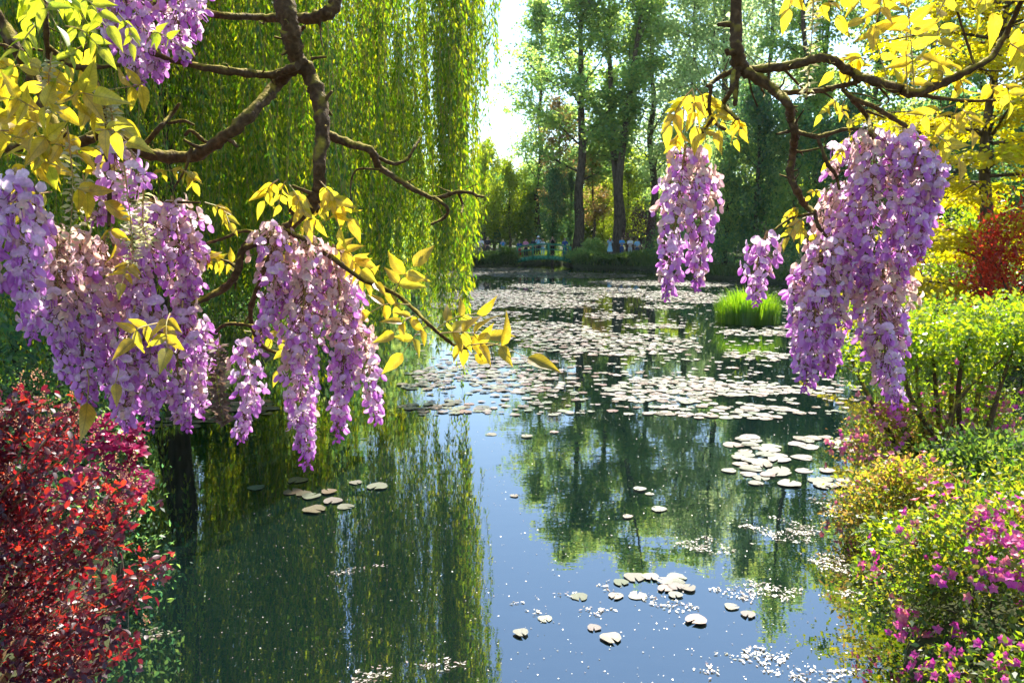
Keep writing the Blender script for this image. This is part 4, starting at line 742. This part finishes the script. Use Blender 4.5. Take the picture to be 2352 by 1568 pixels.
# ------------------------------------------------------------------ wisteria
def floret_parts(kind, rng):
    """one pea flower: stalk along -x, face towards +x; banner petal, two wings, calyx"""
    mb = MB(); s = .001; j = rng.uniform
    if kind == 'bud':
        tube(mb, [(-17*s,0,1*s), (-7*s,0,1.5*s), (0,0,0)], [.6*s, .8*s], 3, 3, False)
        tube(mb, [(-2*s,0,0), (1*s,0,-.5*s), (5*s,0,-2*s), (9*s,0,-4*s)], [1*s, 2.6*s, 3.0*s, .6*s], 6, 1, True); return mb
    tube(mb, [(-20*s,0,2*s), (-9*s,0,2.5*s), (0,0,0)], [.6*s, .8*s], 3, 3, False); tube(mb, [(-3*s,0,0), (2*s,0,0)], [1.2*s, 2.6*s], 5, 3, False)
    w = {'open': 11.5, 'half': 8.5, 'faded': 9.5}[kind] * j(.92, 1.1); h = {'open': 17, 'half': 15, 'faded': 15}[kind] * j(.92, 1.08); back = {'open': .55, 'half': .1, 'faded': .3}[kind]
    U, V = np.meshgrid(np.linspace(-1, 1, 7), np.linspace(0, 1, 5)); wid = np.sin(np.clip(.16 + .80 * V, 0, 1) * math.pi) ** .55
    notch = 1 - .10 * np.exp(-(U / .25) ** 2) * V
    y = U * w * wid * s; z = (V * h * notch * (1 - .12 * U ** 2) * s) * math.cos(back * .6) + 1*s; x = 2*s + (-V ** 1.5 * back * h * .75 - (U ** 2) * (.32 if kind == 'open' else -.7) * w * .6 + .10 * h * np.sin(V * 3)) * s
    x = x + j(-.5, .5, x.shape) * s * .7
    G = np.stack([x, y, z], -1).reshape(-1, 3); q = []; m = []
    for a in range(4):
        for b in range(6): q.append([a * 7 + b, a * 7 + b + 1, (a + 1) * 7 + b + 1, (a + 1) * 7 + b]); m.append(2 if (a < 1 and b in (2, 3)) else 0)
    mb.add(G, q, m)
    for sg in (-1, 1):
        U, V = np.meshgrid(np.linspace(0, 1, 5), np.linspace(-1, 1, 4)); ww = 5.8 * np.sin(np.clip(.10 + .84 * U, 0, 1) * math.pi) ** .7
        x = (2 + U * 15.5) * s; z = (-1.5 - U * 6.5 + V * ww - 1.2 * U ** 2) * s; y = sg * (.8 + 3.4 * np.sin(U * math.pi) * (1 - .6 * np.abs(V)) + .6 * np.abs(V)) * s
        G = np.stack([x, y, z], -1).reshape(-1, 3); mb.add(G, [[a * 5 + b, a * 5 + b + 1, (a + 1) * 5 + b + 1, (a + 1) * 5 + b] for a in range(3) for b in range(4)], 1)
    return mb
FM = {'open': ['banner_petal', 'wing_petal', 'blotch_petal', 'twig'], 'half': ['banner_petal', 'wing_petal', 'blotch_petal', 'twig'], 'faded': ['faded_petal', 'faded_petal', 'blotch_petal', 'twig'], 'bud': ['bud_petal', 'bud_petal', 'bud_petal', 'twig']}
rngF = np.random.default_rng(1234); FV = {}; FA = {}
for k in FM:
    FV[k] = []; FA[k] = []
    for q in range(4):
        mb = floret_parts(k, rngF); me = build('floret', mb, smooth=True)
        for n_ in FM[k]: me.materials.append(MAT[n_])
        FV[k].append(me); FA[k].append((mb.verts(), mb.f, mb.m))
MM = ['banner_petal', 'wing_petal', 'blotch_petal', 'twig', 'faded_petal', 'bud_petal']; MI = {n: i for i, n in enumerate(MM)}
def frame(xd, up=(0, 0, 1), roll=0.0):
    x = nrm(xd); y = nrm(np.cross(up, x)); z = np.cross(x, y); return np.array([x, y * math.cos(roll) + z * math.sin(roll), z * math.cos(roll) - y * math.sin(roll)])
def raceme(vine, x0, y0, x1, y1, wpx, D, seed, fade=.15, n=None, keep=12, D1=None, buds=.10, fat=1.0):
    """hanging flower raceme; keep = florets nearest the viewer that stay florets of their own"""
    rng = np.random.default_rng(seed); a = at(x0, y0, D); e = at(x1, y1, D1 or D); ln = np.linalg.norm(e - a); w = wpx / F2 * D / 2
    mid = (a + e) / 2 + rng.normal(size=3) * .012; C = catmull([a, mid, e], 8); top = MB(); tube(top, C, [.0026, .0016, .0008], 5, 0, False)
    rc = obj('raceme', top, MAT['green_stem'], vine, a)
    n = n or int(2.5 * ln * w * 2 / (.0245 * .022)); fl = []
    for k in range(n):
        t = (k + rng.uniform(0, 1)) / n; p = np.array([np.interp(t, np.linspace(0, 1, len(C)), C[:, c]) for c in range(3)])
        env = min(1, .40 + t * 4.0) * (1 - .78 * max(0, t - .28) ** 1.15 / .685); az = k * 2.4 + rng.uniform(-.4, .4); el = rng.uniform(-.9, .15) - .35 * t
        o = np.array([math.cos(az) * math.cos(el), math.sin(az) * math.cos(el), math.sin(el)]); rr = w * env * (rng.uniform(.55, 1.05) if rng.uniform() < .75 else rng.uniform(.2, .6))
        kind = 'bud' if t > 1 - buds * rng.uniform(.4, 1.4) else ('faded' if rng.uniform() < fade * 2.2 * max(0, 1 - t * 1.6) + .03 else ('half' if rng.uniform() < .25 + .4 * t else 'open'))
        pos = p + o * rr - [0, 0, .008]; M = frame(o * [1, 1, .35] + [0, 0, -.25] + rng.normal(size=3) * .32, roll=rng.normal() * .35); fl.append((pos, M, kind, rng.integers(0, 4), rng.uniform(.92, 1.26) * fat * (1 - .18 * t), p))
    dist = np.array([f[0][1] + .2 * abs(f[0][2] - CAMZ) for f in fl]); own = set(np.argsort(dist)[:keep * 2][::2]) if keep else set()
    mass = MB(); st = MB()
    for k, (pos, M, kind, q, s, p) in enumerate(fl):
        tube(st, [p, pos - M[0] * .018 * s + [0, 0, .001]], [.0007, .0006], 3, 0, False)
        if k in own:
            o = obj('floret', FV[kind][q], None, rc, pos); o.rotation_euler = Matrix(M).transposed().to_euler(); o.scale = (s, s, s)
        else:
            v, f, m = FA[kind][q]; base = mass.n; mass.v.append(v * s @ M + pos); mass.n += len(v); mp = np.array([MI[x] for x in FM[kind]])
            for ff, m_ in zip(f, m): mass.f.append(ff + base); mass.m.append(mp[m_])
    obj('pedicels', st, MAT['twig'], rc, None, 'stuff')
    if mass.n: obj('florets', (mass, True), [MAT[x] for x in MM], rc, None, 'stuff')
    return rc
def leaflet_mesh(seed):
    rng = np.random.default_rng(seed); U = np.linspace(0, 1, 9); hw = .225 * np.sin(np.pi * U ** .66) ** .95 * (1 - .45 * U ** 2); hw[0] = .012; hw[-1] = .0; cz = -.20 * U ** 2 * (1 + .6 * seed / 4); v = []; wob = rng.normal(size=9) * .010
    for k, u in enumerate(U):
        for sg, f in ((-1, 1), (-.5, .5), (0, 0), (.5, .5), (1, 1)): v.append((u, sg * hw[k] + wob[k] * .5, cz[k] + abs(sg) * hw[k] * (.32 + .1 * (seed % 3)) + wob[k] * f))
    mb = MB(); mb.add(v, [[a * 5 + b, a * 5 + b + 1, (a + 1) * 5 + b + 1, (a + 1) * 5 + b] for a in range(8) for b in range(4)]); return build('leaflet', mb, smooth=True)
LF = {m: [] for m in ('wisteria_leaf', 'wisteria_leaf_green')}
for m in LF:
    for k in range(5): me = leaflet_mesh(k); me.materials.append(MAT[m]); LF[m].append(me)
def compound(vine, x0, y0, x1, y1, n, Lpx, D, seed, mat='wisteria_leaf', droop=.35, wide=1.0, D1=None):
    rng = np.random.default_rng(seed); a = at(x0, y0, D); e = at(x1, y1, D1 or (D + rng.uniform(-.08, .08))); mid = (a + e) / 2 + np.array([0, rng.normal() * .02, .10 * np.linalg.norm(e - a)]); C = catmull([a, mid, e], 6)
    mb = MB(); tube(mb, C, [.0016, .0007], 4, 0, False); lf = obj('compound_leaf', mb, MAT['green_stem'], vine, a); L = Lpx / F2 * D; pairs = (n - 1) // 2; ax = nrm(e - a); vw = nrm(np.array([0, 0, CAMZ]) - a); sd = nrm(np.cross(ax, vw))
    def put(t, d, s):
        p = np.array([np.interp(t, np.linspace(0, 1, len(C)), C[:, c]) for c in range(3)]); o = obj('leaflet', LF[mat][rng.integers(0, 5)], None, lf, p); M = frame(d, nrm(vw + rng.normal(size=3) * .55 + [0, 0, .5]))
        o.rotation_euler = Matrix(M).transposed().to_euler(); s = s * .92; o.scale = (s, s * wide, s)
    for k in range(pairs):
        t = .28 + .66 * k / max(1, pairs)
        for sg in (-1, 1): put(t, sd * sg * .9 + ax * rng.uniform(.25, .8) + [0, 0, -droop] + rng.normal(size=3) * .18, L * rng.uniform(.75, 1.05) * (.8 + .25 * t))
    put(1.0, ax + [0, 0, -droop * .8] + rng.normal(size=3) * .15, L * rng.uniform(.95, 1.15))
def branch(vine, pts, r, D, seed, dvar=.03, name='branch', sides=9, D1=None, knots=True, mat='vine_bark'):
    rng = np.random.default_rng(seed); n = len(pts); Ds = np.linspace(D, D1 or D, n) + np.concatenate([[0], rng.normal(size=n - 1) * dvar]); P = catmull([at(x, y, d) for (x, y), d in zip(pts, Ds)], 7); P[1:-1] += rng.normal(size=(len(P) - 2, 3)) * r[0] / F2 * D * .07
    rad = np.array(r) / F2 * D; m = len(P); rr = np.interp(np.linspace(0, 1, m), np.linspace(0, 1, len(rad)), rad)
    if knots: rr = rr * (1 + .14 * np.maximum(0, rng.normal(size=m)))
    mb = MB(); tube(mb, P, rr, sides, 0, True, .15, rng); return obj(name, (mb, True), MAT[mat], vine), P
def spurs(parent, P, rng, n, r):
    for k in range(n):
        a = P[rng.integers(2, len(P) - 1)]; e = a + rng.normal(size=3) * .022 + [0, 0, .004]; mb = MB(); tube(mb, [a, (a + e) / 2 + rng.normal(size=3) * .004, e], [r, r * .5], 5, 0, True, .15, rng); obj('spur', (mb, True), MAT['vine_bark'], parent)
def spike(vine, x0, y0, x1, y1, D, seed, mat='spent_green', n=70, rad=.011):
    rng = np.random.default_rng(seed); a = at(x0, y0, D); e = at(x1, y1, D + .03); C = catmull([a, (a + e) / 2 + rng.normal(size=3) * .008, e], 6); mb = MB(); tube(mb, C, [.0017, .0007], 5, 0, False); t = np.linspace(.12, 1, n); az = np.arange(n) * 2.4
    P = np.array([[np.interp(q, np.linspace(0, 1, len(C)), C[:, c]) for c in range(3)] for q in t]); o = np.stack([np.cos(az), np.sin(az), rng.uniform(-.5, .5, n)], -1); b = MB(); leaves(b, P + o * .002, o, rvec(rng, n) + [0, 0, .8], rad * rng.uniform(1, 2.0, n), rad * .7, 0, .2)
    sp = obj('spent_spike', mb, MAT['green_stem'], vine, a); obj('calyces', b, MAT[mat], sp, None, 'stuff')

# left vine ---------------------------------------------------------
DL = 1.72
vl = empty('wisteria_vine', at(640, -160, DL), 'left wisteria vine with mossy forked branches, yellow leaves and heavy lilac blooms', 'vine', 'wisteria vines hanging over the pond'); rng = np.random.default_rng(3)
BRL = [([(632,-160),(640,-60),(655,20),(668,70),(680,130),(712,172),(735,230),(741,300),(735,380),(728,450),(700,490),(655,525)], (22,21,18,15,13,11), 1.72, 14),
       ([(688,146),(640,190),(590,245),(540,295),(480,340),(430,361),(350,355),(290,325),(240,305),(180,325),(110,320),(50,335),(-60,350)], (13,12,13,12,11), 1.74, 8),
       ([(684,152),(620,172),(540,165),(470,155),(400,140),(340,120),(250,105)], (9,8,6,4), 1.70, 8),
       ([(772,-80),(768,10),(735,38),(680,42),(600,40),(500,35),(420,15),(300,10),(230,18)], (14,13,8,7,5), 1.78, 8),
       ([(-60,-20),(10,60),(40,120),(70,170),(95,215),(115,268),(140,312)], (13,13,12,11), 1.55, 5),
       ([(98,-60),(105,60),(112,160)], (7,6,4), 1.5, 2), ([(110,108),(150,140),(190,155),(275,150)], (7,7,4), 1.52, 3),
       ([(742,305),(800,330),(850,345),(872,385),(920,415),(960,440),(1000,455),(1060,440),(1110,452)], (10,8,6,5,3), 1.74, 10),
       ([(655,525),(620,548),(560,572),(545,625),(510,665),(440,700)], (10,8,8,7), 1.70, 6),
       ([(660,530),(700,552),(760,590),(830,640),(900,670),(940,700),(985,745),(1040,790),(1080,800),(1145,790)], (6,5,4,2.5), 1.70, 4),
       ([(640,540),(600,640),(575,720),(598,790),(650,815)], (6,6,5,4), 1.76, 3), ([(490,765),(520,745),(560,745),(585,750)], (4,4,4), 1.74, 2)]
for k, (p, r, d, ns) in enumerate(BRL):
    b, P = branch(vl, p, r, d, 200 + k); spurs(b, P, rng, ns, r[-1] / F2 * d * .55)
for k, (p, r, d) in enumerate([([(845,345),(900,376),(935,365),(948,345),(965,318)], (5,4,3), 1.75), ([(1000,455),(1028,478),(1020,500),(990,515)], (4,4,3), 1.74), ([(875,390),(820,390),(805,430),(810,480)], (3,2,1.5), 1.73), ([(330,335),(370,290),(395,262),(412,238)], (6,5,3), 1.74), ([(385,283),(420,278),(446,287)], (4,4,3), 1.74), ([(425,312),(440,300),(470,325),(498,325)], (4,4,3), 1.74), ([(1052,442),(1062,470),(1060,490)], (3,3,2), 1.74),
                               ([(610,540),(560,530),(520,545),(470,560)], (4,4,3), 1.72), ([(700,60),(670,90),(630,85)], (4,3,2), 1.74), ([(738,20),(735,70),(742,110)], (3,2,1), 1.74), ([(715,135),(750,130)], (4,2), 1.72), ([(240,320),(250,400),(250,520)], (6,5,4), 1.5), ([(600,545),(600,580)], (3,2), 1.72), ([(460,465),(300,462),(210,455)], (3,3,2), 1.66), ([(440,340),(425,390),(400,430)], (4,3,2), 1.72), ([(190,160),(230,200),(245,300)], (4,3,3), 1.52)]):
    branch(vl, p, r, d, 260 + k, .015, 'twig', 6)
RL = [(290,-90,325,190,125,1.62,.10),(400,-90,425,135,115,1.66,.10),(345,-80,360,170,110,1.70,.12),(235,-60,245,85,70,1.6,.2),(452,-80,450,75,60,1.66,.1),
      (262,325,215,495,110,1.5,.1),(300,345,300,430,70,1.5,.1),(35,385,50,700,125,1.30,.05),(-10,420,5,650,110,1.3,.05),(85,470,75,770,110,1.42,.12),(130,520,150,860,130,1.50,.55),
      (175,520,205,935,150,1.56,.45),(240,540,255,900,120,1.62,.5),(300,560,300,965,110,1.66,.25),(345,455,350,800,120,1.64,.25),(395,450,420,760,130,1.68,.25),(440,480,440,700,85,1.70,.2),(350,680,345,970,120,1.60,.15),(420,690,430,975,120,1.66,.12),(470,730,465,950,70,1.72,.12),(310,700,290,975,90,1.56,.1),
      (562,775,548,1006,85,1.76,.05),(615,505,590,780,110,1.66,.35),(650,520,650,700,80,1.70,.5),(720,545,705,1060,145,1.68,.35),(765,560,775,1000,120,1.72,.4),(790,620,815,850,80,1.76,.35),(830,740,868,962,82,1.74,.5),(700,600,680,800,100,1.74,.3)]
for k, (x0, y0, x1, y1, w, d, fd) in enumerate(RL): raceme(vl, x0, y0, x1, y1, w * .88, d, 400 + k, fd, None, 10)
CL = [(640,412,608,462,7,52,1.68),(655,415,640,470,7,45,1.7),(665,425,705,505,9,52,1.68),(735,415,805,500,9,62,1.66),(752,430,780,525,7,60,1.68),(700,430,690,520,7,52,1.74),(745,440,720,540,7,50,1.76),(470,465,527,512,9,38,1.66),(465,590,520,610,7,45,1.72),(545,610,480,600,5,50,1.74),
      (905,672,950,612,5,82,1.66),(940,700,850,718,5,66,1.68),(960,720,905,765,5,56,1.68),(985,745,925,812,5,64,1.66),(1000,757,1095,720,5,66,1.7),(1010,765,1120,775,7,80,1.64),(1060,795,1212,822,5,92,1.63),(1040,790,1090,815,5,70,1.66),
      (800,600,830,620,5,56,1.7),(820,640,860,650,5,52,1.7),(760,575,815,590,5,66,1.72),(700,640,640,600,7,60,1.78),(390,720,385,800,7,72,1.46),(370,740,310,780,5,66,1.46),(300,600,280,650,7,46,1.5),(200,850,200,925,1,95,1.5),(270,840,265,880,1,60,1.5),(260,520,265,560,3,60,1.5),(560,760,640,790,7,45,1.76),(700,700,640,850,9,45,1.8),(420,390,445,420,7,38,1.7),(310,410,440,395,9,38,1.72)]
for k, (x0, y0, x1, y1, n, L, d) in enumerate(CL): compound(vl, x0, y0, x1, y1, n, L, d, 500 + k, droop=.75 if n > 5 and y0 < 560 else (.02 if x0 > 840 else .3))
r2 = np.random.default_rng(19)
for k, (x, y) in enumerate([(20,170),(60,210),(110,190),(150,230),(30,260),(90,290),(150,280),(190,230),(10,330),(60,360),(130,380),(190,370),(40,430),(120,440),(330,190),(220,300),(170,430),(0,210),(45,150),(80,250),(130,150),(170,190),(20,300),(110,340),(200,280),(0,400),(80,400),(160,340),(60,320),(-10,260),(230,400)]):
    a = r2.uniform(0, 6.28); compound(vl, x, y, x + 75 * math.cos(a), y + 50 * math.sin(a) + 15, 5, r2.uniform(66, 95), r2.uniform(1.38, 1.66), 560 + k, droop=.35)
for k, (x0, y0, x1, y1, L) in enumerate([(60,-40,130,60,80),(120,-30,200,50,75),(180,-10,250,60,60),(80,60,30,150,55),(150,60,230,110,55),(340,90,420,110,40),(30,-60,60,40,70),(200,100,130,180,50),(270,30,300,100,40),(60,300,110,380,60)]): compound(vl, x0, y0, x1, y1, 7, L, 1.42, 600 + k, 'wisteria_leaf_green', .5)
for k, (x0, y0, x1, y1, d) in enumerate([(285,380,305,610,1.46),(225,190,245,345,1.5),(250,220,262,320,1.5),(155,290,158,570,1.42),(330,420,340,560,1.5),(190,400,200,520,1.48),(120,120,125,260,1.44)]): spike(vl, x0, y0, x1, y1, d, 640 + k)
spike(vl, 505, 765, 516, 975, 1.66, 660, 'dead_petal', 190, .014)

# right vine --------------------------------------------------------
vr = empty('wisteria_vine', at(1690, -160, 1.75), 'right wisteria vine with a straight mossy stem, golden leaves and lilac blooms', 'vine', 'wisteria vines hanging over the pond')
BRR = [([(1690,-160),(1690,40),(1691,110),(1702,160)], (13,12,13,17), 1.75, 3),
       ([(1702,162),(1726,161),(1819,151),(1883,133),(1920,143),(1960,169),(2008,187),(2065,203),(2101,214),(2161,193),(2234,157),(2282,125),(2323,52),(2365,-40)], (11,9,9,10,7,5), 1.75, 12),
       ([(1710,164),(1754,189),(1787,214),(1811,238),(1817,274),(1825,302),(1821,351),(1815,399),(1829,435),(1847,468),(1871,488)], (12,10,8,8,6), 1.74, 10),
       ([(1791,214),(1871,210),(1920,200),(1976,187)], (6,6,5), 1.77, 4), ([(1936,206),(1960,226),(2000,242),(2041,266),(2081,290),(2113,306)], (5,5,4), 1.76, 5), ([(1955,224),(1992,270),(2000,306),(2012,335)], (5,5,4), 1.74, 3),
       ([(1827,302),(1855,310),(1883,314),(1936,298),(1988,296)], (5,5,3), 1.73, 3), ([(1879,318),(1900,375),(1920,403),(1928,435)], (4,4,3), 1.7, 2), ([(1690,161),(1654,177),(1625,198)], (6,6,4), 1.75, 3),
       ([(1686,165),(1678,210),(1662,238),(1678,258),(1694,274)], (6,5,4), 1.73, 3), ([(1694,153),(1690,200),(1688,242)], (7,6,5), 1.73, 0), ([(1633,193),(1629,250),(1638,278),(1666,298)], (4,4,4), 1.73, 3), ([(1638,270),(1610,310),(1595,340)], (4,3,3), 1.72, 0), ([(2098,216),(2161,226),(2222,232),(2286,231)], (5,4,3), 1.76, 3), ([(1871,488),(1880,520),(1900,545)], (5,4,3), 1.74, 0), ([(1871,490),(1820,500),(1775,530)], (4,3,2), 1.72, 0), ([(1900,545),(1960,560),(2020,585)], (4,3,3), 1.78, 0)]
rng = np.random.default_rng(8)
for k, (p, r, d, ns) in enumerate(BRR):
    b, P = branch(vr, p, r, d, 300 + k); spurs(b, P, rng, ns, r[-1] / F2 * d * .55)
for k, (p, r, d) in enumerate([([(1720,180),(1728,215),(1740,245)], (3,2,2), 1.74), ([(1735,182),(1755,215),(1752,225)], (3,2,1), 1.74), ([(1800,158),(1825,185),(1845,205)], (3,3,2), 1.75), ([(1960,175),(1968,200)], (3,2), 1.75), ([(1818,300),(1784,308)], (4,2), 1.73), ([(2010,190),(2040,225),(2035,240)], (3,2,2), 1.75), ([(1990,255),(2030,270)], (3,2), 1.76), ([(1815,240),(1832,258)], (4,2), 1.74), ([(2240,155),(2225,110),(2195,15)], (3,3,2), 1.74)]): branch(vr, p, r, d, 340 + k, .015, 'twig', 6)
RR = [(1575,330,1530,672,110,1.72,.25),(1600,335,1598,655,95,1.74,.25),(1762,530,1735,690,88,1.74,.05),(1960,310,1940,600,130,1.76,.2),(2010,290,1990,655,150,1.70,.22),(2075,295,2060,650,140,1.68,.15),(2115,330,2110,580,100,1.66,.12),(2130,360,2135,480,60,1.66,.1),
      (1910,420,1900,640,110,1.80,.4),(1905,540,1850,882,145,1.70,.2),(1935,560,1900,850,110,1.74,.25),(1850,600,1830,830,80,1.76,.1),(2030,590,2062,918,130,1.69,.45),(2060,610,2070,800,110,1.74,.8),(2005,600,2020,760,100,1.76,.6)]
for k, (x0, y0, x1, y1, w, d, fd) in enumerate(RR): raceme(vr, x0, y0, x1, y1, w, d, 700 + k, fd, None, 20)
CR = [(2100,205,2086,18,9,82,1.72),(2040,190,1955,15,7,62,1.76),(2130,200,2160,40,7,70,1.78),(2086,20,2060,-70,7,72,1.72),(2150,40,2190,-40,7,72,1.70),(2030,-10,2010,60,5,66,1.74),(2270,-40,2280,30,5,76,1.66),(2225,-50,2240,20,5,66,1.7),
      (1592,203,1540,285,9,66,1.70),(1598,203,1660,275,7,66,1.72),(1590,205,1595,290,7,62,1.68),(1690,265,1694,320,7,46,1.72),(1575,290,1548,340,7,50,1.70),(1640,225,1650,300,5,55,1.76),(1600,290,1620,330,5,46,1.76),
      (2195,240,2110,285,5,66,1.70),(2200,245,2175,320,5,60,1.70),(2210,250,2235,300,5,52,1.72),(2150,310,2205,370,5,50,1.68),(2165,330,2120,350,5,50,1.7),(2290,190,2320,235,7,52,1.74),(2275,185,2295,230,5,50,1.74),(2225,160,2180,180,5,56,1.78),(2200,175,2215,230,5,50,1.78),
      (1990,135,1915,165,9,50,1.76),(1960,130,1985,170,5,48,1.78),(2060,200,2090,190,5,52,1.76),(2160,195,2100,170,5,56,1.76),(2040,140,2110,130,5,60,1.80),(1830,-40,1812,20,5,58,1.74),(1905,-40,1925,35,5,58,1.74),(1870,-40,1890,10,5,48,1.76),(1960,-40,1990,40,5,62,1.74),
      (1915,228,1885,262,7,32,1.72),(1940,230,1950,275,5,32,1.72),(1835,478,1805,500,7,34,1.72),(1850,500,1812,545,7,36,1.72),(1862,530,1882,570,7,34,1.72),(1850,520,1835,560,5,34,1.72),(2080,580,2092,612,1,46,1.66),(2330,60,2360,110,5,70,1.7),(2320,100,2370,160,5,60,1.68),(1935,340,1905,370,5,30,1.7),(1890,440,1860,450,5,26,1.7)]
for k, (x0, y0, x1, y1, n, L, d) in enumerate(CR): compound(vr, x0, y0, x1, y1, n, L, d, 800 + k, droop=.8 if (y0 > 195 and n > 5 and x0 < 1700) or L < 40 else .3)
spike(vr, 1870, -40, 1852, 225, 1.70, 900); spike(vr, 2085, 215, 2087, 20, 1.72, 901, n=6)
